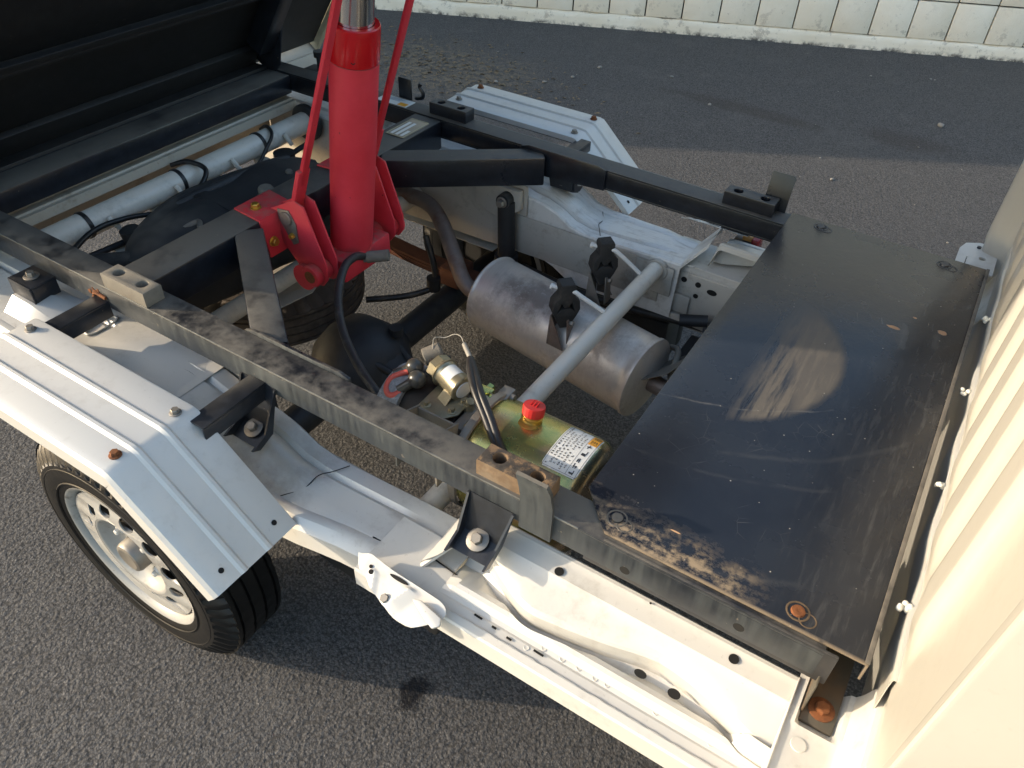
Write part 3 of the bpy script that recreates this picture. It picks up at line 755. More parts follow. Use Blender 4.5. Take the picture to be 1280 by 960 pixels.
# ---- front sills
P2T = [(p.x, p.y) for p in crom([V(a_, b_, 0) for a_, b_ in ((-.13, -.480), (-.075, -.509), (-.017, -.536), (.03, -.5345), (.097, -.523), (.163, -.5085), (.215, -.513), (.254, -.524), (.277, -.532), (.295, -.538), (.33, -.541))], 8)]
def lin(tab, x):
    if x <= tab[0][0]: return tab[0][1]
    for (a, va), (b, vb) in zip(tab, tab[1:]):
        if x <= b: return va+(vb-va)*(x-a)/(b-a)
    return tab[-1][1]
def sill(sd):
    def prof(x):
        p2 = lin(P2T, x)
        dep = 1-sstep(x, .272, .298)
        zb = .575-.047*dep
        y1 = min(-.494, p2+.03) if x > -.0 else max(-.494, p2+.02)
        y1 = max(-.489, p2+.013)
        k = sstep(x, -.125, -.06)
        return [(-.449, .588), (-.449, .600), (-.453, .6035), (-.458, .6030), (-.462, .601), (-.468, .599), (y1+.004, .5965), (y1-.002, .5920), (y1-.008, .5885), ((y1-.008+p2)/2, .583),
                (p2+.004, .578), (p2, .575), (p2-.002, .571), (p2+.005*dep-.003, zb+.008), (min(p2-.004-.004*dep, -.500), zb+.001), (min(p2-.010, -.534), .5450+.003*dep), (min(p2-.0115, -.543), .5465+.005*dep), (min(p2-.013, -.549), .5465+.003*dep), (min(p2-.0145, -.556), .5425), (-.5622, .5405), (-.566, .5418), (-.574, .5415), (-.5795, .5415), (-.582, .5445), (-.592, .543), (-.5945, .540), (-.5945, .505)]
    m = MB(); rows = []; xs = []
    x = -.118
    while x < .3205: xs.append(x); x += .005
    xs.append(.3226)
    for x in xs: rows.append([(x, y, z) for (y, z) in prof(x)])
    # close the rear end of the box down to the floor strip
    e0 = [(xs[0]-.006, y, z-.004 if z > .55 else z) for (y, z) in prof(xs[0])]
    e1 = [(xs[0]-.020, y, min(z, .540)) for (y, z) in prof(xs[0])]
    m.sheet([e1, e0]+rows, .0016)
    if sd > 0:
     # floor strip running back under the member's upturned end
     m.sheet([[(x, -.485, .5385), (x, -.52, .5395), (x, -.558, .5400), (x, -.5815, .5405), (x, -.584, .5435), (x, -.592-.006*sstep(-x, .14, .24), .5425), (x, -.5945-.006*sstep(-x, .14, .24), .538), (x, -.5945-.006*sstep(-x, .14, .24), .505)] for x in [-.26+.0122*i for i in range(11)]], .0016)
    # end wall of the pocket, folded over
    if sd < 0: m.mirror()
    s_ = m.build('side_sill', 'white', TR, 17, True)
    # holes
    for (xx, yy, zz, rx, ry, tilt) in ((.003, -.479, .599, .0065, .0065, .12), (.247, -.471, .600, .0065, .0065, .12), (.153, -.525, .5508, .0085, .0055, .1), (.2, -.526, .5508, .0085, .0065, .1), (.128, -.459, .6045, .0015, .0015, 0)):
        m = MB(); m.holed(ell(0, 0, rx, ry), [], .0008, Matrix.Translation((xx, yy, zz)) @ Matrix.Rotation(tilt, 4, 'X'))
        if sd < 0: m.mirror()
        m.build('punched_hole', 'dark', s_)
    for (xx, yy) in ((.03, -.558), (.058, -.558), (.082, -.557), (.106, -.558), (.123, -.557), (.19, -.556), (.262, -.555), (.01, -.57)):
        m = MB(); m.lathe([(.0042, 0), (.0036, .0011), (.002, .0006)], (xx, yy, .5415), (0, 0, 1), 10)
        if sd < 0: m.mirror()
        m.build('spot_weld', 'white', s_)
    # sealer squeezed along the seam, with slots
    m = MB(); pts = []
    for i in range(70):
        xx = -.1+.43*i/69; pts.append((xx, -.581-.0006*noise.noise(V(xx*60, 0, 0)), .5425+.0008*noise.noise(V(xx*45, 4, 0))))
    m.tube(pts, lambda t: .0016+.0008*noise.noise(V(t*40, 1, 3)), 6, 0)
    if sd < 0: m.mirror()
    m.build('seam_sealer', 'white_dirty', s_, 60)
    for (xa, xb, yy) in ((-.075, -.062, -.567), (-.045, -.038, -.569), (-.02, -.012, -.572), (.02, .035, -.568), (.1, .15, -.5835), (.19, .26, -.5835)):
        m = MB(); m.holed([(xa, yy-.0015), (xb, yy-.002), (xb, yy+.001), (xa, yy+.0015)], [], .0008, Matrix.Translation((0, 0, .5432)))
        if sd < 0: m.mirror()
        m.build('seam_slot', 'dark', s_)
    # latch plate hanging outside the sill
    m = MB()
    ol = [(-.263, -.585), (-.252, -.598), (-.242, -.605), (-.228, -.609), (-.215, -.617), (-.20, -.621), (-.187, -.626), (-.165, -.630), (-.135, -.629), (-.121, -.621), (-.108, -.610), (-.10, -.598), (-.112, -.588), (-.138, -.586), (-.167, -.585), (-.202, -.584), (-.241, -.580)]
    ol = [(p.x, p.y) for p in crom([V(a_, b_, 0) for a_, b_ in ol], 3)]
    def lz(v):
        z = .562+.5*(v.y+.59)
        z += .007*max(0, 1-abs(v.x+.172-.6*(v.y+.61))/.019)*sstep(-v.y, .588, .597)*(1-.6*sstep(-v.y, .618, .628))
        z -= .007*sstep(-v.y, .6265, .632)+.004*sstep(-v.x, .243, .256)
        z += .003*max(0, 1-abs(v.x+.222+.5*(v.y+.6))/.010)*sstep(-v.y, .592, .598)
        return V(v.x, v.y, v.z+z)
    b = MB(); nx, ny = 56, 18; vs = {}
    def inside(x, y):
        c = False
        for (x1_, y1_), (x2_, y2_) in zip(ol, ol[1:]+ol[:1]):
            if (y1_ > y) != (y2_ > y) and x < (x2_-x1_)*(y-y1_)/(y2_-y1_)+x1_: c = not c
        return c
    # fine strip mesh between the upper and the lower outline
    up_ = sorted([p for p in ol if p[1] > -.5905 or p[0] < -.255], key=lambda p: p[0]); rows = []
    for i in range(nx+1):
        x = -.2625+(.1612)*i/nx; ysl = []
        for (x1_, y1_), (x2_, y2_) in zip(ol, ol[1:]+ol[:1]):
            if (x1_ > x) != (x2_ > x): ysl.append(y1_+(y2_-y1_)*(x-x1_)/(x2_-x1_))
        ya, yb = max(ysl), min(ysl)
        rows.append([lz(V(x, ya+(yb-ya)*j/ny, 0)) for j in range(ny+1)])
    m = MB(); m.sheet(rows, .002)
    if sd < 0: m.mirror()
    lp = m.build('latch_plate', 'white', s_, 16, True)
    for (hx, hy, rx, ry, rr) in ((-.232, -.594, .0026, .0026, 0), (-.227, -.600, .0036, .0036, 0), (-.185, -.590, .016, .0028, -.02)):
        m = MB(); z = lz(V(hx, hy, 0)).z; m.holed(ell(0, 0, rx, ry), [], .0008, Matrix.Translation((hx, hy, z+.0012)) @ Matrix.Rotation(math.atan(.5), 4, 'X'))
        if sd < 0: m.mirror()
        m.build('punched_hole', 'dark', s_)
    m = MB(); m.hexhead((-.188, -.618, .5495), (0, -.45, .9), .0065, .006)
    if sd < 0: m.mirror()
    m.build('bolt', 'steel', s_)
    m = MB(); m.prism([(-.150, -.604, .562), (-.138, -.600, .564), (-.100, -.606, .561), (-.096, -.615, .557), (-.104, -.622, .554), (-.120, -.617, .556)], (0, -.003, .006), .002)
    if sd < 0: m.mirror()
    m.build('latch_tongue', 'white_dirty', s_)
    # dark floor below
    m = MB(); m.box(-.26, .34, -.53, -.46, .40, .404); 
    if sd < 0: m.mirror()
    m.build('underside', 'black', s_)
sill(1); sill(-1)
m = MB(); m.prism([(-.52, -.50, .40), (-.46, -.50, .30), (-.20, -.50, .27), (-.16, -.50, .40)], (0, .07, 0), .006); m.build('splash_shield', 'black_low', TR)

# ---- cross tubes
m = MB(); m.cyl((-.262, -.47, .498), (-.248, .445, .502), .0195, 28); T3 = m.build('cross_tube', 'tube', TR)
m = MB(); m.cyl((-.2455, .425, .5), (-.2452, .436, .5), .0265, 28, None, .002); m.build('tube_flange', 'grey_frame', T3)
m = MB(); m.cyl((-.94, -.44, .475), (-.94, .44, .475), .021, 24); m.build('cross_tube', 'tan_tube', TR)
m = MB(); m.cyl((-1.30, -.44, .588), (-1.30, .44, .588), .0285, 32); T1 = m.build('cross_tube', 'tube', TR)
m = MB(); m.lathe([(.045, 0), (.05, .004), (.05, .014), (.045, .02)], (-1.30, .405, .585), (0, 1, 0), 28); m.build('tube_flange', 'greasy', T1)
for y in (-.23, -.05, .12, .3):
    m = MB(); m.tube([(-1.27, y, .60), (-1.262, y+.004, .585), (-1.262, y+.012, .57)], .006, 8); m.build('tube_clip', 'tube', T1)
# tail panel behind the tube (white rear cross panel with a ledge)
m = MB()
m.sheet([[(-1.47, y, .52), (-1.47, y, .640), (-1.43, y, .644), (-1.385, y, .640), (-1.380, y, .634), (-1.362, y, .634), (-1.360, y, .630), (-1.349, y, .630), (-1.346, y, .61)] for y in (-.44, -.2, 0, .2, .43)], .002)
m.build('tail_panel', 'tan_panel', TR, 30, True)
# wiring along the tube
m = MB(); m.tube([(-1.15, -.45, .60), (-1.24, -.30, .60), (-1.25, -.20, .59), (-1.22, -.1, .575), (-1.235, -.02, .585), (-1.255, .03, .61), (-1.30, .02, .623), (-1.34, .0, .61)], .006, 8)
m.tube([(-1.24, .04, .575), (-1.235, .15, .57), (-1.25, .22, .60), (-1.27, .26, .615), (-1.31, .28, .618), (-1.34, .285, .60)], .0045, 8)
m.build('wiring_harness', 'cable', TR, 60)
m = MB(); m.tube([(-1.16, -.40, .60), (-1.14, -.33, .585), (-1.10, -.26, .57), (-1.05, -.24, .56)], .019, 14); m.build('filler_hose', 'rubber', TR, 60)
for (a_, b_, r_) in (((-1.27, .14, .33), (-1.23, .14, .56), .02), ((-1.26, .28, .33), (-1.26, .28, .56), .028), ((-1.22, -.18, .30), (-1.24, -.21, .57), .022)):
    m = MB(); m.cyl(a_, b_, r_); m.build('rear_strut', 'greasy', TR)

for (ya, za, yb, zb, r_) in ((-.33, .545, .36, .555, .007), (-.25, .52, .30, .53, .011)):
    m = MB(); m.tube([(-1.255, ya, za), (-1.25, ya+.18, za-.006), (-1.26, (ya+yb)/2, za+.004), (-1.25, yb-.15, zb-.008), (-1.255, yb, zb)], r_, 10, 8); m.build('brake_pipe', 'greasy' if r_ < .01 else 'tan_tube', TR, 60)
for y in (-.27, -.02, .235):
    m = MB(); m.lathe([(.0298, -.005), (.0306, -.004), (.0306, .004), (.0298, .005)], (-1.30, y, .588), (0, 1, .02), 24); m.build('cable_tie', 'cable', T1)
for y in (-.12, .06, .2):
    m = MB(); m.prism([(-1.29, y, .565), (-1.255, y, .565), (-1.235, y, .45), (-1.26, y, .44)], (0, .028, 0), .002); m.build('stay_bracket', 'tan_panel', TR)
# ---- fuel tank (lumpy, dusty) under the hoist cross beam
m = MB(); rows = []
for i in range(25):
    y = -.31+.58*i/24; row = []
    for k in range(28):
        a = 2*PI*k/28; ca, sa = math.cos(a), math.sin(a); e = .55
        rx = .125*(1-.5*abs(2*i/24-1)**5); rz = .085*(1-.45*abs(2*i/24-1)**5)
        x = -1.085+rx*math.copysign(abs(ca)**e, ca)+.02*noise.noise(V(y*5, k*.4, 0)); z = .540+rz*math.copysign(abs(sa)**e, sa)*(1.0)+.022*noise.noise(V(y*6, k*.5, 5))
        row.append((x, y+.02*noise.noise(V(y*4, a, 9)), z))
    rows.append(row)
m.sheet(rows, 0, True); m.poly([V(*p) for p in rows[0]][::-1]); m.poly([V(*p) for p in rows[-1]])
FT = m.build('fuel_tank', 'tank', TR, 70, True)
m = MB(); m.lathe([(.022, 0), (.022, .012), (.017, .014), (.017, .03), (.014, .034)], (-1.02, .0, .618), (0, 0, 1), 18); m.build('filler_cap', 'dustblock', FT)
m = MB(); m.tube([(-1.07, -.19, .62), (-1.05, -.165, .632), (-1.03, -.175, .628), (-1.015, -.145, .622)], .006, 8); m.build('hose_clamp', 'steel', FT)
m = MB(); m.lathe([(.025, 0), (.02, .012), (.012, .014)], (-1.045, .09, .618), (0, 0, 1), 14); m.hexhead((-1.05, .10, .631), (.2, 0, 1), .009, .012); m.build('sender_unit', 'steel', FT)
m = MB(); m.tube([(-1.20, -.22, .575), (-1.17, -.12, .612), (-1.15, .0, .622), (-1.15, .1, .62), (-1.16, .2, .60)], .011, 10, 8); m.build('tank_seam', 'tank', FT, 60)
m = MB(); m.sheet([[(-1.21, -.09, .56), (-1.17, -.09, .624), (-1.09, -.09, .634), (-.98, -.09, .622)], [(-1.21, -.06, .56), (-1.17, -.06, .625), (-1.09, -.06, .635), (-.98, -.06, .623)]], .002); m.build('tank_strap', 'tank', FT, 60)

# ---- rear axle, propshaft, spare wheel, springs, dampers
m = MB(); rows = []
m.cyl((-.77, -.55, .262), (-.77, .55, .262), .036, 24)
m.lathe([(.04, -.13), (.075, -.10), (.115, -.05), (.125, 0), (.118, .05), (.08, .09), (.04, .13)], (-.77, -.02, .268), (0, 1, 0), 28)
m.lathe([(.118, 0), (.115, .03), (.095, .06), (.07, .10), (.045, .14), (.042, .17)], (-.77, -.02, .268), (1, 0, .05), 26)
for k in range(6): m.tube([(-.74+.0, -.02+.108*math.cos(k*PI/3), .27+.108*math.sin(k*PI/3)), (-.64, -.02+.055*math.cos(k*PI/3), .272+.055*math.sin(k*PI/3))], .009, 8, 0)
m.cyl((-.70, .03, .365), (-.70, .03, .385), .016, 14)
RA = m.build('rear_axle', 'greasy', TR, 50)
m = MB(); m.cyl((-.60, -.02, .275), (.3, -.03, .34), .03, 20); m.build('propeller_shaft', 'greasy', TR)
for sd in (1, -1):
    m = MB()
    for k in range(3):
        z = .318+.009*k; L = .45-.08*k; pts = []
        rows = [[(-.77+L*t, -.39, z+.05*(L*t)**2*4), (-.77+L*t, -.345, z+.05*(L*t)**2*4)] for t in [i/8-1 for i in range(17)]]
        m.sheet(rows, .007)
    m.box(-.80, -.74, -.405, -.33, .30, .352, .004)
    if sd < 0: m.mirror()
    m.build('leaf_spring', 'leafspring', TR, 30)
    m = MB(); m.cyl((-.645, -.405, .56), (-.640, -.405, .41), .022, 18); m.cyl((-.640, -.405, .41), (-.635, -.405, .22), .03, 18); m.cyl((-.645, -.385, .565), (-.645, -.43, .565), .018, 16)
    if sd < 0: m.mirror()
    sa = m.build('shock_absorber', 'greasy', TR)
    m = MB(); m.hexhead((-.645, -.384, .565), (0, 1, 0), .010, .012, .014)
    if sd < 0: m.mirror()
    m.build('bolt', 'steel', sa)
    m = MB(); m.prism([(-.72, -.432, .52), (-.60, -.432, .52), (-.60, -.432, .60), (-.72, -.432, .60)], (0, .004, 0), .001); m.prism([(-.74, -.41, .52), (-.66, -.41, .50), (-.61, -.41, .54), (-.61, -.41, .59), (-.74, -.41, .59)], (0, -.02, 0), .003)
    if sd < 0: m.mirror()
    m.build('spring_hanger', 'grey_frame', TR)

def tyre_profile(R, r0, wd):
    h = wd/2
    P = [(r0, -h*.86), (r0+.012, -h*.95), (r0+.04, -h*1.0), (R-.042, -h*.995), (R-.036, -h*.955), (R-.016, -h*.83), (R-.003, -h*.66)]
    for k in range(4):
        c = -.45*wd*.62+k*.30*wd*.62
        P += [(R, c-.010), (R+.0005, c-.0028), (R-.007, c-.0022), (R-.007, c+.0022), (R+.0005, c+.0028), (R, c+.010)]
    P += [(R-.003, h*.66), (R-.016, h*.83), (R-.036, h*.955), (R-.042, h*.995), (r0+.04, h*1.0), (r0+.012, h*.95), (r0, h*.86)]
    return P
def tyre(o, ax, R=.262, r0=.158, wd=.145, seg=168):
    m = MB(); P = tyre_profile(R, r0, wd); n = len(P)
    def jit(k, i):
        if k in (4, 5, 6, n-7, n-6, n-5): return -.008 if i % 3 == 0 else .0015
        if 8 <= k < n-8 and (i+2*(k//6)) % 7 == 0 and P[k][0] > R-.003: return -.002
        return 0
    m.lathe(P, o, ax, seg, False, jit)
    for hh in (-.0725, .0725):
        for rr in (.180, .212): m.lathe([(rr-.002, hh*.985), (rr, hh*1.008), (rr+.002, hh*.985)], o, ax, 72, False)
    return m
for sd in (1, -1):
    m = MB()
    WY = -.612
    P0 = []
    # rim barrel
    m.lathe([(.150, -.068), (.163, -.064), (.168, -.058), (.166, -.054), (.156, -.05), (.150, -.04), (.135, .0), (.148, .03), (.155, .05), (.166, .056), (.1685, .062), (.166, .067), (.158, .064), (.150, .052), (.143, .03), (.128, .0), (.143, -.04)], (-.77, WY, .262), (0, -1, 0), 72, False)
    RW = m.build('wheel', 'white', TR, 40, True) if False else None
    m2 = MB(); Rr = []
    holes = [ell(.112*math.cos(2*PI*(i+.5)/12), .112*math.sin(2*PI*(i+.5)/12), .014, .0175, 14, 2*PI*(i+.5)/12)[::-1] for i in range(12)]
    def dish(v):
        r = math.hypot(v.x, v.y)
        h = interp([(.03, .038), (.06, .038), (.072, .044), (.086, .060), (.094, .062), (.104, .060), (.126, .053), (.137, .050), (.148, .056)], r)
        return V(v.x, v.y, v.z+h)
    # dense disc so the dish is smooth
    ring = MB()
    for (ra, rb, segs) in ((.0, .0, 0),): pass
    m.holed(ell(0, 0, .149, .149, 72), holes+[ell(0, 0, .092, .092, 48)[::-1]], .003, Matrix.Translation((-.77, WY, .262)) @ Matrix.Rotation(PI/2, 4, 'X'), 0, dish)
    m.lathe([(.030, .0385), (.06, .0385), (.070, .042), (.078, .051), (.085, .060), (.089, .0628), (.0935, .0625), (.0945, .0600)], (-.77, WY, .262), (0, -1, 0), 60, False)
    if sd < 0: m.mirror()
    WH_ = m.build('wheel', 'wheel', TR, 40, True)
    t_ = tyre((-.77, WY, .262), (0, -1, 0))
    if sd < 0: t_.mirror()
    t_.build('tyre', 'tyre', WH_, 28, True)
    m = MB(); m.lathe([(.034, .032), (.033, .062), (.030, .068), (.024, .070), (.018, .0685), (.0, .0685)], (-.77, WY, .262), (0, -1, 0), 28)
    if sd < 0: m.mirror()
    m.build('hub_cap', 'steel', WH_)
    for k in range(4):
        a = PI/4+k*PI/2
        m = MB(); m.lathe([(.0125, .033), (.0125, .044), (.0095, .048), (.0065, .048), (.0065, .054), (.004, .056)], (-.77+.052*math.cos(a), WY, .262+.052*math.sin(a)), (0, -1, 0), 6)
        if sd < 0: m.mirror()
        m.build('wheel_nut', 'white_dirty', WH_)
    m = MB(); m.lathe([(.02, -.05), (.12, -.045), (.128, -.02), (.128, .030), (.02, .034)], (-.77, WY, .262), (0, -1, 0), 36)
    if sd < 0: m.mirror()
    m.build('brake_drum', 'dark', WH_)
# the front wheels are the same wheels, under the cab
for wh in [o for o in TR.children if o.name.split('.')[0] == 'wheel']:
    c = dup(wh, (1.9, 0, 0))
    for ch in wh.children: dup(ch, None, c)
# spare wheel lying flat under the tail
t_ = tyre((-1.20, .10, .30), (.06, 0, 1), .255, .158, .13, 120); SPW = t_.build('spare_tyre', 'tyre_dusty', TR, 28, True)
m = MB(); m.lathe([(.158, -.05), (.15, 0), (.12, .03), (.05, .03)], (-1.20, .10, .30), (.06, 0, 1), 40); m.build('spare_rim', 'grey_frame', SPW)
m = MB(); m.prism([(-1.02, -.16, .43), (-.93, -.16, .43), (-.925, .0, .41), (-.95, .05, .40), (-1.02, .06, .41)], (0, 0, -.004), .001); m.build('heat_flap', 'grey_frame', TR)

# ---- exhaust
ax0, ax1 = V(-.60, .275, .385), V(-.148, .205, .375); AX = (ax1-ax0).normalized(); L = (ax1-ax0).length
m = MB(); m.lathe([(.02, -.004), (.075, -.003), (.087, .002), (.0925, .004), (.0945, .008), (.0925, .0125), (.092, .016), (.0925, .10), (.0922, L-.03), (.092, L-.016), (.0945, L-.012), (.0945, L-.003), (.088, L), (.03, L+.012)], ax0, AX, 64)
MF = m.build('muffler', 'muffler', TR, 35)
m = MB(); m.tube([ax1+AX*.0, ax1+AX*.06, ax1+AX*.12+V(0, .02, 0), (.15, .26, .37)], .02, 14); m.build('front_pipe', 'pipe', MF, 60)
m = MB(); m.tube([(-.595, .255, .385), (-.625, .245, .388), (-.665, .25, .405), (-.72, .285, .445), (-.79, .335, .483), (-.86, .37, .50), (-.96, .385, .49), (-1.15, .39, .45), (-1.45, .39, .38)], .0195, 16); m.build('exhaust_pipe', 'pipe', TR, 60)
m = MB(); m.prism([(-.155, .16, .40), (-.10, .18, .43), (-.06, .30, .44), (-.06, .32, .40), (-.15, .28, .37)], (0, 0, -.003), .001); m.build('heat_shield', 'steel', TR)
# pipework crowding the space by the far frame
m = MB(); m.tube([(-.60, .42, .38), (-.45, .43, .36), (-.3, .44, .36), (-.12, .45, .375), (.2, .45, .38)], .010, 10); m.build('brake_line', 'cable', TR, 60)
m = MB(); m.tube([(-.16, .33, .38), (-.13, .31, .40), (-.11, .27, .42), (-.10, .22, .41)], .007, 10); m.tube([(-.10, .22, .41), (-.092, .205, .395), (-.085, .18, .37)], .010, 12); m.build('cable_end', 'dustblock', TR, 60)
m = MB(); m.box(-.13, .1, .26, .42, .36, .37, .004); m.box(-.06, -.0, .32, .40, .37, .44, .01); m.cyl((-.09, .36, .42), (-.02, .38, .43), .02); m.cyl((-.16, .40, .41), (-.10, .42, .42), .014); m.build('gear_linkage', 'greasy', TR)
m = MB(); m.box(-.60, -.2, .56, .60, .2, .42, .01); m.box(-.5, -.2, .46, .56, .20, .34, .01); m.build('tool_box', 'black_low', TR)
# hangers with rubber rings
for (yh, zt_) in ((.168, 0), (.345, .012)):
    x0 = -.345; zc = .515+zt_
    m = MB()
    ov = [(-.013, .052), (.013, .052), (.016, .046), (.0145, .026), (.026, .012), (.028, -.006), (.021, -.022), (.014, -.034), (.010, -.046), (-.010, -.046), (-.014, -.034), (-.021, -.022), (-.028, -.006), (-.026, .012), (-.0145, .026), (-.016, .046)]
    Mx = Matrix.Translation((x0, yh, zc)) @ Matrix.Rotation(-.75, 4, 'Z') @ Matrix.Scale(1.12, 4) @ Matrix(((0, 0, 1, 0), (1, 0, 0, 0), (0, 1, 0, 0), (0, 0, 0, 1)))
    m.holed(ov, [[(-.016, -.008), (-.010, .010), (-.004, .0), (.004, .0), (.010, .010), (.016, -.008), (.008, -.002), (-.008, -.002)][::-1]], .022, Mx, .003)
    rh = m.build('rubber_hanger', 'rubber', TR, 40)
    m = MB(); m.tube([(x0-.03, yh-.005, zc+.038), (x0+.015, yh, zc+.04), (x0+.035, yh+.004, zc+.032), (-.262, yh+.02, .518+.0)], .0048, 10); m.lathe([(.007, 0), (.007, .005)], (x0-.033, yh-.005, zc+.037), (1, 0, 0), 10); m.build('hanger_hook', 'whiteplastic', rh, 60)
    m = MB(); m.prism([(x0-.02, yh-.018, zc-.028), (x0-.02, yh+.018, zc-.028), (x0-.02, yh+.026, zc-.10), (x0-.02, yh-.026, zc-.10)], (-.004, 0, 0), .001)
    m.prism([(x0-.02, yh-.018, zc-.028), (x0-.02, yh-.026, zc-.10), (x0+.02, yh-.030, zc-.10)], (0, .003, 0), .001); m.prism([(x0-.02, yh+.018, zc-.028), (x0-.02, yh+.026, zc-.10), (x0+.02, yh+.030, zc-.10)], (0, .003, 0), .001)
    m.prism([(x0+.014, yh-.012, zc-.03), (x0+.014, yh+.012, zc-.03), (x0+.02, yh+.016, zc-.10), (x0+.02, yh-.016, zc-.10)], (.003, 0, 0), .001)
    m.build('hanger_bracket', 'pipe' if yh < .2 else 'steel', rh)
    m = MB(); m.hexhead((x0+.017, yh, zc-.042), (1, 0, 0), .007, .006, .008); m.build('bolt', 'steel', rh)

# ---- hoist
CA, CB = V(-.782, 0, .575), V(-.712, 0, 1.055); CD = (CB-CA).normalized()
CL = (CB-CA).length
m = MB(); m.lathe([(.03, -.012), (.041, -.008), (.0440, 0), (.0442, .012), (.0445, CL-.070), (.0443, CL-.067), (.0430, CL-.066), (.03, CL-.0655)], CA, CD, 56)
m.cyl(CA+V(-.01, -.135, .0), CA+V(-.01, .135, .0), .028, 24)
m.box(-.83, -.735, -.075, .075, .548, .60, .006)
HC = m.build('hoist_cylinder', 'red', TR, 35)
m = MB(); m.lathe([(.03, CL-.0655), (.0448, CL-.0650), (.0453, CL-.062), (.0454, CL-.010), (.0447, CL-.002), (.043, CL), (.0345, CL), (.034, CL-.012), (.02, CL-.012)], CA, CD, 56); m.build('gland_collar', 'redgloss', HC, 35)
m = MB(); m.lathe([(.0042, -.0003), (.0042, .0003)], CA+CD*(CL-.056)+V(.028, -.0352, 0), (.62, -.78, 0), 12); m.build('collar_hole', 'dark', HC)
m = MB(); m.cyl(CB-CD*.012, CB+CD*.75, .0335, 48); m.build('piston_rod', 'chrome', HC)
m = MB(); m.lathe([(.0455, 0), (.046, .004), (.0448, .010), (.043, .013)], CA-CD*.005, CD, 40, False); m.build('weld_ring', 'rustbolt', HC)
for sd in (1, -1):
    m = MB()
    for yy in (-.124, -.094):
        m.prism([(-.868, yy, .704), (-.80, yy, .742), (-.775, yy, .735), (-.735, yy, .62), (-.735, yy, .585), (-.75, yy, .565), (-.775, yy, .56), (-.80, yy, .58), (-.868, yy, .66)], (0, .004, 0), .0008)
    m.prism([(-.925, -.165, .7005), (-.8515, -.172, .7005), (-.8515, -.08, .7005), (-.925, -.07, .7005)], (0, 0, .004), .001)
    m.prism([(-.8515, -.172, .7045), (-.8515, -.06, .7045), (-.8515, -.06, .615), (-.8515, -.160, .615)], (.004, 0, 0), .001)
    m.box(-.865, -.80, -.12, -.094, .736, .742, .001) if False else None
    m.cyl((-.768, -.118, .588), (-.768, -.095, .588), .022, 22)
    if sd < 0: m.mirror()
    hb = m.build('hoist_bracket', 'red', TR, 30)
    m = MB(); m.cyl((-.768, -.140, .588), (-.768, -.122, .588), .024, 24, None, .003)
    if sd < 0: m.mirror()
    m.build('pivot_boss', 'red', hb)
    m = MB(); m.cyl((-.768, -.1415, .588), (-.768, -.139, .588), .013, 20)
    if sd < 0: m.mirror()
    m.build('pivot_pin', 'rustbolt', hb)
    m = MB(); m.prism([(-.845, -.1245, .712), (-.815, -.1245, .716), (-.80, -.1245, .69), (-.80, -.1245, .65), (-.815, -.1245, .64), (-.845, -.1245, .69)], (0, -.002, 0), .0006); m.cyl((-.822, -.1268, .698), (-.822, -.131, .698), .014, 20, None, .001)
    if sd < 0: m.mirror()
    m.build('pin_keeper', 'steel', hb)
    for (o_, a_, r_, w_) in (((-.89, -.140, .7045), (0, 0, 1), .0085, .011), ((-.8475, -.148, .648), (1, 0, 0), .0085, .011), ((-.812, -.1268, .663), (0, -1, 0), .006, 0)):
        m = MB(); m.hexhead(o_, a_, r_, .008, w_)
        if sd < 0: m.mirror()
        m.build('bolt', 'gold', hb)
    m = MB()
    a, b_ = V(-.795, -.108, .752), V(-.795, -.108, .752)+(V(-.66, -.10, 1.10)-V(-.795, -.108, .752))*2.3
    m.beam(a, b_, .008, .017, .0015, V(0, 1, 0)); m.beam(a-V(.018, 0, .045), a+V(.02, 0, .055), .010, .030, .002, V(0, 1, 0))
    if sd < 0: m.mirror()
    m.build('lift_link', 'red', TR, 30)
# hydraulic hose and fitting
m = MB(); m.cyl((-.735, -.005, .578), (-.695, .02, .585), .0125, 16); m.cyl((-.755, -.02, .575), (-.73, -.004, .579), .010, 6); HF = m.build('hose_fitting', 'dustblock', TR)
m = MB(); m.tube([(-.738, -.010, .582), (-.732, -.045, .600), (-.717, -.093, .604), (-.682, -.153, .585), (-.626, -.208, .565), (-.56, -.251, .55), (-.498, -.283, .545), (-.453, -.302, .54)], .0085, 12, 10); m.build('hydraulic_hose', 'hose', TR, 60)
m = MB(); m.tube([(-.80, .28, .47), (-.77, .27, .40), (-.765, .26, .345), (-.80, .20, .335), (-.88, .13, .33)], .008, 10); m.cyl((-.765, .26, .335), (-.765, .26, .37), .018, 12); m.build('brake_hose', 'cable', TR, 60)

# ---- power unit on the inside of the near rail
TC = V(-.228, -.312, .555); TRd = .090
def sq(a, r, e=.82):
    ca, sa = math.cos(a), math.sin(a); return (r*math.copysign(abs(ca)**e, ca), r*math.copysign(abs(sa)**e, sa))
m = MB(); rows = []
for (dx, r) in ((.0, .05), (.0, .082), (.003, .087), (.008, .0895), (.02, .09), (.17, .09), (.182, .0885), (.191, .084), (.196, .077), (.198, .066), (.1985, .03)):
    rows.append([(TC.x+dx, TC.y+sq(2*PI*k/56, r)[0], TC.z+sq(2*PI*k/56, r)[1]) for k in range(56)])
m.sheet(rows, 0, True); m.poly([V(*p) for p in rows[-1]]); m.poly([V(*p) for p in rows[0]][::-1])
OT = m.build('oil_tank', 'zinc', TR, 40, True)
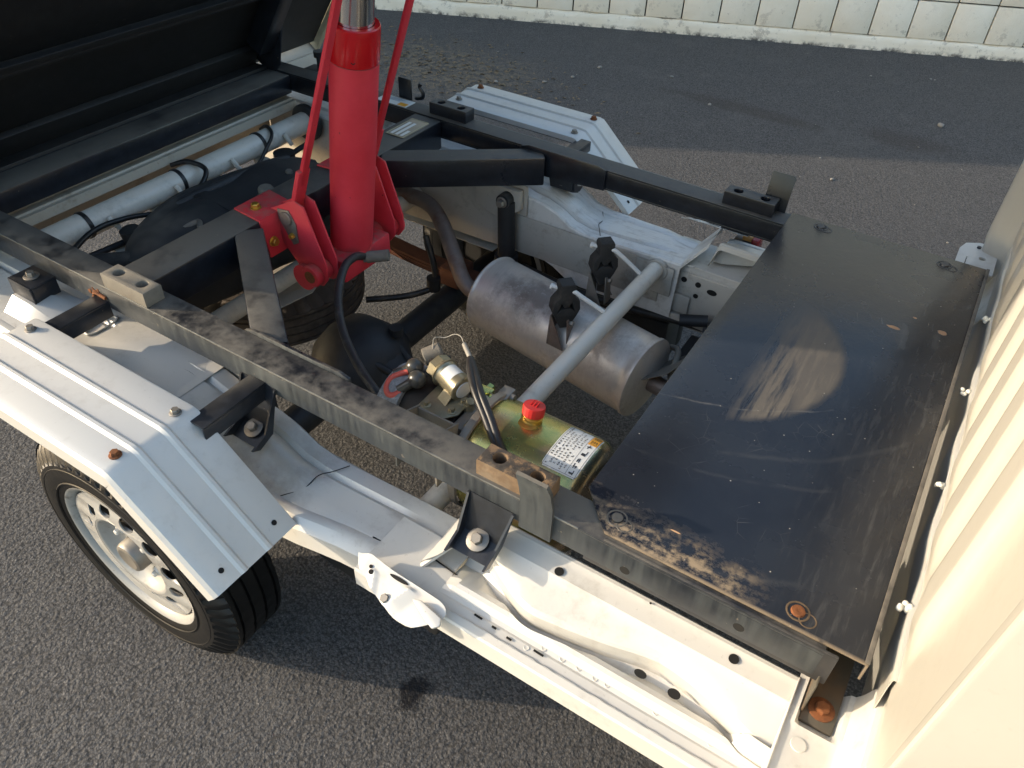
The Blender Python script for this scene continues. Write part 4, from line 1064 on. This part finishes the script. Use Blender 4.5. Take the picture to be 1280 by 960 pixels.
# clamp band
m = MB(); m.sheet([[(TC.x+dx, TC.y+sq(2*PI*k/48, .0915+dr)[0], TC.z+sq(2*PI*k/48, .0915+dr)[1]) for k in range(49)] for dx, dr in ((-.010, .0), (-.008, .003), (.004, .003), (.006, 0))], 0); m.cyl((TC.x-.012, TC.y+.060, TC.z+.075), (TC.x+.016, TC.y+.060, TC.z+.075), .007, 12); m.box(TC.x-.012, TC.x+.01, TC.y+.035, TC.y+.075, TC.z+.065, TC.z+.083, .003); m.build('clamp_band', 'steel', OT, 40)
fx, fy = -.158, -.290
m = MB(); m.lathe([(.026, -.006), (.024, .0), (.0165, .003), (.0155, .006), (.0170, .007), (.0170, .010), (.0155, .011), (.0155, .014)], (fx, fy, .640), (0, .25, 1), 30); m.build('filler_neck', 'gold', OT)
m = MB(); m.lathe([(.0160, 0), (.0176, .0015), (.0178, .0145), (.0170, .0170), (.0, .0180)], V(fx, fy, .640)+V(0, .25, 1).normalized()*.013, (0, .25, 1), 60, True, lambda k, i: -.0006 if k in (1, 2) and i % 3 == 0 else 0)
for k in (-1, 0, 1): m.box(fx-.001+k*.005, fx+.001+k*.005, fy+.002, fy+.015, .6705, .6725, .0005)
m.build('filler_cap', 'redcap', OT)
# warning label wrapped over the tank
def wrap(v, off=.0):
    # v.x along the curve (from top towards the far side positive), v.y along the axis
    a = PI/2 - (v.x+.006)/.0865; q = sq(a, .0906+off+v.z)
    return V(TC.x+.155+v.y, TC.y+q[0], TC.z+q[1])
m = MB(); rows = []
for i in range(15):
    s_ = -.044+.086*i/14; cr = .003 if i in (0, 14) else 0
    rows.append([wrap(V(s_, -.029+cr, 0)), wrap(V(s_, .0, 0)), wrap(V(s_, .029-cr, 0))])
m.sheet(rows, 0); WL = m.build('warning_label', 'label', OT, 60)
WLS = .9
m = MB(); rows = [[wrap(V(.012+.028*i/6, .012, .0004)), wrap(V(.012+.028*i/6, .0265, .0004))] for i in range(7)]; m.sheet(rows, 0)
m.mi = 1
for (a, b_, c_, d_) in ((-.042, .040, -.0275, -.0269), (-.042, .040, .0265, .0271), (-.042, .040, .0108, .0113)):
    m.sheet([[wrap(V(a+(b_-a)*i/12, c_, .0004)), wrap(V(a+(b_-a)*i/12, d_, .0004))] for i in range(13)], 0)
for a in (-.042, .0395): m.sheet([[wrap(V(a, -.027, .0004)), wrap(V(a+.0006, -.027, .0004))], [wrap(V(a, .027, .0004)), wrap(V(a+.0006, .027, .0004))]], 0)
def glyph(s0, y0, h):
    for _ in range(4):
        a = s0+random.random()*h*.5; y_ = y0+random.random()*h*.8
        if random.random() < .5: m.sheet([[wrap(V(a, y_, .0004)), wrap(V(a+h*.55, y_, .0004))], [wrap(V(a, y_+h*.16, .0004)), wrap(V(a+h*.55, y_+h*.16, .0004))]], 0)
        else: m.sheet([[wrap(V(a, y0, .0004)), wrap(V(a+h*.16, y0, .0004))], [wrap(V(a, y0+h*.8, .0004)), wrap(V(a+h*.16, y0+h*.8, .0004))]], 0)
for ln in range(6):
    yy = -.025+ln*.0058; s_ = -.039+.004*(ln % 2)
    while s_ < .038-(ln % 3)*.008: (glyph(s_, yy, .0036) if random.random() > .1 else None); s_ += random.uniform(.0034, .0048)
s_ = -.039
while s_ < .006: glyph(s_, .0145, .0085); s_ += .0105
for ch, s_ in (('注', .019), ('意', .033)):
    m.text(ch, .012, Matrix.Identity(4), lambda v, s_=s_: wrap(V(s_+v.y*0-v.x*-1, .019+v.y, .0005)))
m.build('label_print', ['orange', 'ink'], WL, 60)
# motor
MC = V(-.418, -.297, .556)
m = MB(); m.lathe([(.03, -.010), (.060, -.008), (.070, -.002), (.0725, .004), (.0725, .034), (.070, .038), (.05, .0385)], MC, (1, 0, 0), 48); PM = m.build('pump_motor', 'cast', TR, 30)
for (qx, qy, qz, qr) in ((-.262, -.258, .616, .006), (-.244, -.335, .616, .006)):
    m = MB(); m.hexhead((qx, qy, qz), (0, .1, 1), qr, .007, qr*1.4); m.build('bolt', 'zinc', PM)
m = MB(); m.box(-.30, -.262, -.262, -.232, .575, .612, .003); m.cyl((-.281, -.232, .594), (-.281, -.215, .594), .009, 6); m.build('valve_block', 'zinc', PM)
m = MB(); m.lathe([(.061, .0), (.062, .003), (.062, .104), (.05, .107)], MC+V(.038, 0, 0), (1, 0, 0), 40); m.build('motor_body', 'motor', PM, 30)
m = MB(); m.box(MC.x+.146, MC.x+.186, MC.y-.05, MC.y+.052, MC.z-.05, MC.z+.060, .006); m.cyl((MC.x+.16, MC.y+.02, MC.z+.04), (MC.x+.16, MC.y+.02, MC.z+.062), .010, 14); m.build('pump_block', 'steel', PM)
m = MB(); m.lathe([(.0095, 0), (.0085, .002), (.003, .003), (.0012, .0018)], MC+V(.095, -.022, .0575), (0, -.2, 1), 18); m.build('motor_screw', 'steel', PM)
m = MB(); m.sheet([[(-.315, -.425, .672), (-.315, -.365, .65)], [(-.32, -.425, .56), (-.32, -.37, .56)]], .003); m.sheet([[(-.245, -.425, .672), (-.245, -.365, .65)], [(-.245, -.425, .56), (-.245, -.385, .56)]], .003)
m.box(-.315, -.245, -.372, -.368, .59, .65, .001); m.box(-.3145, -.2455, -.425, -.3725, .60, .603, .0008); m.build('motor_mount', 'dustblock', TR)
# solenoid
SC = V(-.338, -.271, .640); SDd = V(.94, -.30, -.05).normalized()
m = MB(); m.lathe([(.012, -.004), (.025, 0), (.026, .003), (.0235, .004), (.0215, .008), (.0215, .042), (.0228, .043), (.0228, .050), (.021, .052), (.0155, .0525)], SC, SDd, 32)
m.lathe([(.02, -.020), (.0235, -.018), (.0235, -.003), (.02, -.001)], SC, SDd, 8)
SO = m.build('starter_solenoid', 'zincpale', TR, 30)
m = MB(); m.prism([(-.338, -.350, .6185), (-.290, -.350, .6175), (-.272, -.325, .6175), (-.272, -.285, .6195), (-.338, -.285, .6215)], (0, 0, .0028), .0008)
m.sheet([[(-.322, -.315, .6215), (-.300, -.322, .6215)], [(-.318, -.296, .634), (-.297, -.303, .634)]], .002); m.build('solenoid_bracket', 'zincpale', SO)
for (qx, qy) in ((-.327, -.335), (-.284, -.325), (-.281, -.298)):
    m = MB(); m.hexhead((qx, qy, .6205), (0, 0, 1), .0048, .0055, .0078); m.build('bolt', 'zincpale', SO)
for (qx, qy, qz, ql) in ((-.268, -.300, .628, .022), (-.255, -.275, .622, .018)):
    m = MB(); m.cyl((qx, qy, qz-.02), (qx, qy, qz), .009, 6); m.cyl((qx, qy, qz), (qx+.004, qy-.002, qz+ql*.4), .0062, 14); m.build('hose_adapter', 'zincpale', SO)
m = MB(); m.lathe([(.0155, .0005), (.0150, .0016), (.0, .0017)], SC+SDd*.0525, SDd, 26); m.build('end_disc', 'whiteplastic', SO)
m = MB(); m.sheet([[SC+SDd*(.012+.024*j)+(SDd.cross(V(0, 0, 1)).normalized()*math.cos(a)+V(0, 0, 1)*math.sin(a))*.0219 for a in [.7+.22*i for i in range(8)]] for j in (0, 1)], 0); m.build('paper_label', 'label', SO, 60)
m = MB(); c0 = V(-.386, -.262, .642); m.lathe([(.014, 0), (.0155, .002), (.0155, .03), (.013, .032)], c0, (.5, .55, .25), 20); m.build('relay_can', 'dustblock', SO)
m = MB(); m.box(-.375, -.345, -.268, -.240, .625, .65, .003); m.build('relay_base', 'motor', SO)
for c0, dd in ((V(-.388, -.286, .637), V(-.6, -.5, -.3)), (V(-.367, -.307, .635), V(-.7, -.65, -.6))):
    m = MB(); b = bmesh.new(); bmesh.ops.create_uvsphere(b, u_segments=16, v_segments=10, radius=.0155); m.merge(b, Matrix.Translation(c0)); m.cyl(c0, c0+dd.normalized()*.036, .0085, 12); m.build('terminal_boot', 'boot', SO, 60)
m = MB(); m.tube([(-.385, -.330, .616), (-.392, -.340, .612), (-.402, -.342, .612), (-.411, -.333, .617), (-.412, -.318, .624), (-.402, -.306, .630), (-.392, -.298, .634)], .005, 10, 8); m.build('battery_cable', 'redwire', SO, 60)
for k, off in enumerate((0, .012)):
    m = MB(); m.tube([(-.300, -.250, .672), (-.287+off*.6, -.270, .675), (-.252+off, -.310, .675), (-.212+off, -.340, .662), (-.178+off*.8, -.362, .642), (-.150+off*.6, -.365, .605), (-.135, -.37, .55)], .0062, 10, 8); m.build('wiring_cable', 'cable', TR, 60)
m = MB(); m.tube([(-.372, -.255, .662), (-.38, -.24, .672), (-.366, -.228, .672), (-.350, -.222, .682), (-.335, -.225, .684), (-.322, -.236, .678)], .0009, 6, 6); m.cyl((-.325, -.232, .679), (-.300, -.250, .673), .0042, 10); m.build('thin_wire', 'drywire', TR, 60)

# ---- fenders
def fender(sd):
    x0, x1 = -.948, -.562; yi, yo_ = -.578, -.737; zf = .678
    # ribs run along the truck
    ys = [(yi+.0, -.012), (yi-.001, 0), (yi-.004, .0012), (-.628, .0012), (-.632, .005), (-.637, .005), (-.642, .0012), (-.676, .0012), (-.680, .005), (-.685, .005), (-.690, .0012), (yo_+.014, .0012), (yo_+.005, -.001), (yo_, -.007), (yo_, -.034)]
    st = []
    def row(x, z, nx, nz): return [(x+nx*h, y, z+nz*h) for (y, h) in ys]
    st.append(row(x0-.165, zf-.152, -.68, .73)); st.append(row(x0-.012, zf-.011, -.68, .73)); st.append(row(x0-.004, zf-.003, -.4, .92)); st.append(row(x0+.008, zf, 0, 1))
    st.append(row(x1-.010, zf, 0, 1)); st.append(row(x1+.001, zf-.0025, .35, .94)); st.append(row(x1+.010, zf-.010, .67, .74))
    st.append(row(x1+.168, zf-.152, .67, .74))
    # tail of the front flap: small turned corner
    m = MB(); m.sheet(st, .0016)
    if sd < 0: m.mirror()
    f = m.build('fender', 'white_clean', TR, 28, True)
    for (x, y, k) in ((-.578, -.604, 0), (-.578, -.706, 1), (-.925, -.604, 0), (-.925, -.706, 1)):
        m = MB(); m.hexhead((x, y, zf+.001), (0, 0, 1), .0065, .006, .009)
        if sd < 0: m.mirror()
        m.build('bolt', 'rustbolt' if k else 'steel', f)
    for y in (-.605, -.707):
        m = MB(); q = Matrix.Translation((x1+.150, y, zf-.1352)) @ Matrix.Rotation(.735, 4, 'Y'); m.holed(ell(0, 0, .0042, .0042, 12), [], .0006, Matrix.Translation((.0012, 0, .0012)) @ q)
        if sd < 0: m.mirror()
        m.build('bolt_hole', 'dark', f)
    m = MB(); m.box(-.93, -.57, -.60, -.596, .655, .664, .001)
    if sd < 0: m.mirror()
    m.build('fender_stay', 'bracket', f)
fender(1); fender(-1)

# ---- cab back
CABX = .404
rib_c = [-.425+.1325*k for k in range(9)]
def cabx(y, z):
    a = abs(y); x = CABX
    # raised flutes with rounded lower ends
    if a < .56:
        h = 0
        for c in rib_c:
            dd = abs(y-c); b0 = .70
            fl = 1-sstep(dd, .028, .046); top = sstep(z, b0-.005, b0+.075+dd*1.2)
            h = max(h, fl*top)
        x -= .014*h
    x -= .050*sstep(a, .625, .655) if y > 0 else .012*sstep(a, .60, .63); x += .09*max(0, (a-.672))/.03 if a > .672 else 0
    x += .004*(1-sstep(z, .66, .69))
    return x
ys = []
y = -.70
while y <= .7001: ys.append(y); y += .007
zs = [.50, .55, .60, .64, .66, .675, .685, .69, .695, .70, .705, .71, .715, .72, .73, .74, .75, .765, .78, .80, .83, .87, .92, 1.0, 1.08]
m = MB(); m.sheet([[(cabx(y, z)+.0015*noise.noise(V(y*3, z*3, 1)), y, z) for z in zs] for y in ys], .0)
CB_ = m.build('cab_back', 'cab', TR, 50, True)
# upper cab
m = MB()
m.box(.404, .408, -.64, .64, 1.0805, 1.12, .001); m.box(.404, .408, -.64, -.50, 1.12, 1.55, .001); m.box(.404, .408, .50, .64, 1.12, 1.55, .001); m.box(.404, .408, -.64, .64, 1.55, 1.72, .001)
m.box(.37, 1.6, -.71, -.70, .55, 1.72, .004); m.box(.37, 1.6, .70, .71, .55, 1.72, .004); m.box(.40, 1.6, -.70, .70, 1.7205, 1.75, .01); m.box(1.59, 1.6, -.70, .70, .55, 1.1, .004)
m.build('cab_shell', 'cab', TR)
m = MB(); m.box(.405, .407, -.50, .50, 1.12, 1.55); m.build('rear_window', 'glass', TR)
for sd in (1, -1):
    m = MB(); m.prism([(.62, -.7125, 1.12), (1.25, -.7125, 1.12), (1.25, -.7125, 1.50), (.62, -.7125, 1.55)], (0, .003, 0), .001)
    if sd < 0: m.mirror()
    m.build('side_window', 'glass', TR)
    m = MB(); m.box(1.05, 1.17, -.722, -.712, 1.0, 1.03, .004)
    if sd < 0: m.mirror()
    m.build('door_handle', 'cab', TR)
m = MB(); m.box(.42, 1.59, -.70, .70, .50, .545, .004); m.build('cab_floor', 'black_low', TR)
# wavy seam flange and sealed studs at the foot of the cab
m = MB(); rows = []
for i in range(120):
    yy = -.47+1.07*i/119; wv = .0012*math.sin(yy*36)+.0018*noise.noise(V(yy*12, 0, 0))
    rows.append([(.406, yy, .7085), (.4005+wv*.4, yy, .7075), (.3985+wv, yy, .7055), (.3982+wv, yy, .69), (.400+wv, yy, .64)])
m.sheet(rows, .0012); m.build('seam_flange', 'cab', CB_, 50, True)
for yy in (.315, .088, -.139, -.365):
    m = MB()
    for k in range(7):
        b = bmesh.new(); bmesh.ops.create_icosphere(b, subdivisions=2, radius=random.uniform(.0024, .0042))
        m.merge(b, Matrix.Translation((.394+random.uniform(-.007, .004), yy+random.uniform(-.006, .006), .701+random.uniform(-.004, .004))))
    m.build('sealed_stud', 'clip', CB_, 60)
m = MB(); m.tube([(.402, .55, .705), (.400, .3, .703), (.402, .1, .7045), (.400, -.1, .703), (.402, -.3, .7045)], .0012, 6, 30); m.build('sealer_bead', 'white_dirty', CB_, 60)
# white bracket tab by the far corner
m = MB(); m.holed([(.318, .560), (.39, .560), (.39, .685), (.352, .685), (.326, .668), (.318, .64)], [ell(.368, .662, .0075, .0075, 16)[::-1], ell(.364, .618, .0065, .0065, 16)[::-1], [(.335, .565), (.337, .565), (.337, .61), (.335, .61)]], .003, Matrix.Translation((0, 0, .655)))
m.build('corner_tab', 'white_clean', TR)
m = MB(); m.cyl((.352, .66, .50), (.352, .66, .66), .004); m.build('tab_stay', 'black', TR)
# corner pads joining sill and cab, with sunken subframe feet
for sd in (1, -1):
    m = MB(); rows = []
    for i in range(21):
        yy = -.44-.20*i/20; r = []
        for j in range(17):
            x = .323+.086*j/16
            inpit = (1-sstep(abs(x-.3565), .0185, .024))*(1-sstep(-yy, .498, .508))
            bead = math.exp(-((max(abs(x-.3565)-.022, (-yy-.506) if abs(x-.3565) < .022 else abs(x-.3565)-.022))/.004)**2)*.004 if -yy < .52 else 0
            z = .6005-.010*inpit+bead*(1-inpit)+.05*sstep(x, .378, .406)**2-.02*sstep(-yy, .58, .64)
            r.append((x, yy, z))
        rows.append(r)
    m.sheet(rows, .0015)
    m.box(.3225, .3245, -.60, -.452, .53, .604, .0008)
    if sd < 0: m.mirror()
    cp_ = m.build('corner_pad', 'white', TR, 40, True)
    m = MB(); m.box(.3375, .3755, -.499, -.38, .592, .598, .001); m.box(.3360, .3385, -.490, -.38, .5985, .66, .001)
    if sd < 0: m.mirror()
    ft = m.build('subframe_foot', 'foot', TR)
    m = MB(); m.hexhead((.357, -.475, .598), (0, 0, 1), .0085, .007, .0155)
    if sd < 0: m.mirror()
    m.build('bolt', 'rustbolt', ft)
    m = MB(); m.lathe([(.0092, 0), (.0085, .0012), (.006, .0013), (.0, .0013)], (.346, -.532, .6005), (0, 0, 1), 24)
    if sd < 0: m.mirror()
    m.build('body_plug', 'white', cp_)
# lamp showing below the far rail
m = MB(); m.box(-.135, -.09, .60, .66, .48, .535, .006); lmp = m.build('side_lamp', 'black', TR)
m = MB(); m.box(-.092, -.075, .605, .655, .50, .548, .004); m.build('lamp_lens', 'taillight', lmp)
m = MB(); m.box(-.115, -.092, .61, .65, .536, .55, .003); m.build('lamp_lens', 'amber', lmp)

# ---- raised dump bed
TH = math.radians(55); HO = V(-1.432, 0, .712); U = V(math.cos(TH), 0, math.sin(TH)); Nn = V(math.sin(TH), 0, -math.cos(TH))
def bp(u, y, n): return HO+U*u+Nn*n+V(0, y, 0)
def bbox(m, u0, u1, y0, y1, n0, n1, bev=.002):
    return m.hexa([bp(u0, y0, n0), bp(u1, y0, n0), bp(u1, y1, n0), bp(u0, y1, n0), bp(u0, y0, n1), bp(u1, y0, n1), bp(u1, y1, n1), bp(u0, y1, n1)], bev)
m = MB(); bbox(m, -.06, 1.88, -.68, .68, -.050, -.047); BED = m.build('dump_bed', 'black_low', TR)
m = MB(); bbox(m, -.05, .034, -.425, .425, -.0465, -.030, .003); m.build('bed_crossbar', 'black_low', BED)
for u in (.228, .455, .70, .93, 1.16, 1.4, 1.62, 1.83):
    m = MB(); bbox(m, u, u+.012, -.66, .66, -.0465, -.018, .002); bbox(m, u+.0125, u+.03, -.66, .66, -.022, -.018, .001); m.build('bed_crossbar', 'black_low', BED)
for sd in (1, -1):
    m = MB(); bbox(m, .05, 1.88, -.425, -.375, -.0465, .004, .003)
    m.prism([bp(-.02, -.4255, -.04), bp(.16, -.4255, -.04), bp(.13, -.4255, .0), bp(.03, -.4255, .035), bp(-.02, -.4255, .03)], (0, -.006, 0), .001)
    if sd < 0: m.mirror()
    m.build('bed_stringer', 'black', BED)
    m = MB(); bbox(m, -.08, 1.88, -.70, -.681, -.10, -.03, .003)
    if sd < 0: m.mirror()
    m.build('bed_edge', 'galv', BED)
    m = MB(); bbox(m, -.05, 1.88, -.70, -.68, -.40, -.102, .003)
    if sd < 0: m.mirror()
    m.build('side_gate', 'white', BED)
m = MB(); bbox(m, 1.882, 1.90, -.70, .70, -.42, -.03, .003); m.build('front_gate', 'white', BED)
m = MB(); bbox(m, -.10, -.082, -.70, .70, -.40, -.03, .003); m.build('tail_gate', 'grey_frame', BED)
m = MB(); m.box(-1.62, -1.50, -.69, .69, .60, .66, .006); m.build('rear_bumper', 'grey_frame', TR)
# cylinder upper mount
m = MB(); e = CB+CD*.75; m.cyl(e+V(0, -.12, 0), e+V(0, .12, 0), .03, 20); m.build('upper_pivot', 'red', TR)
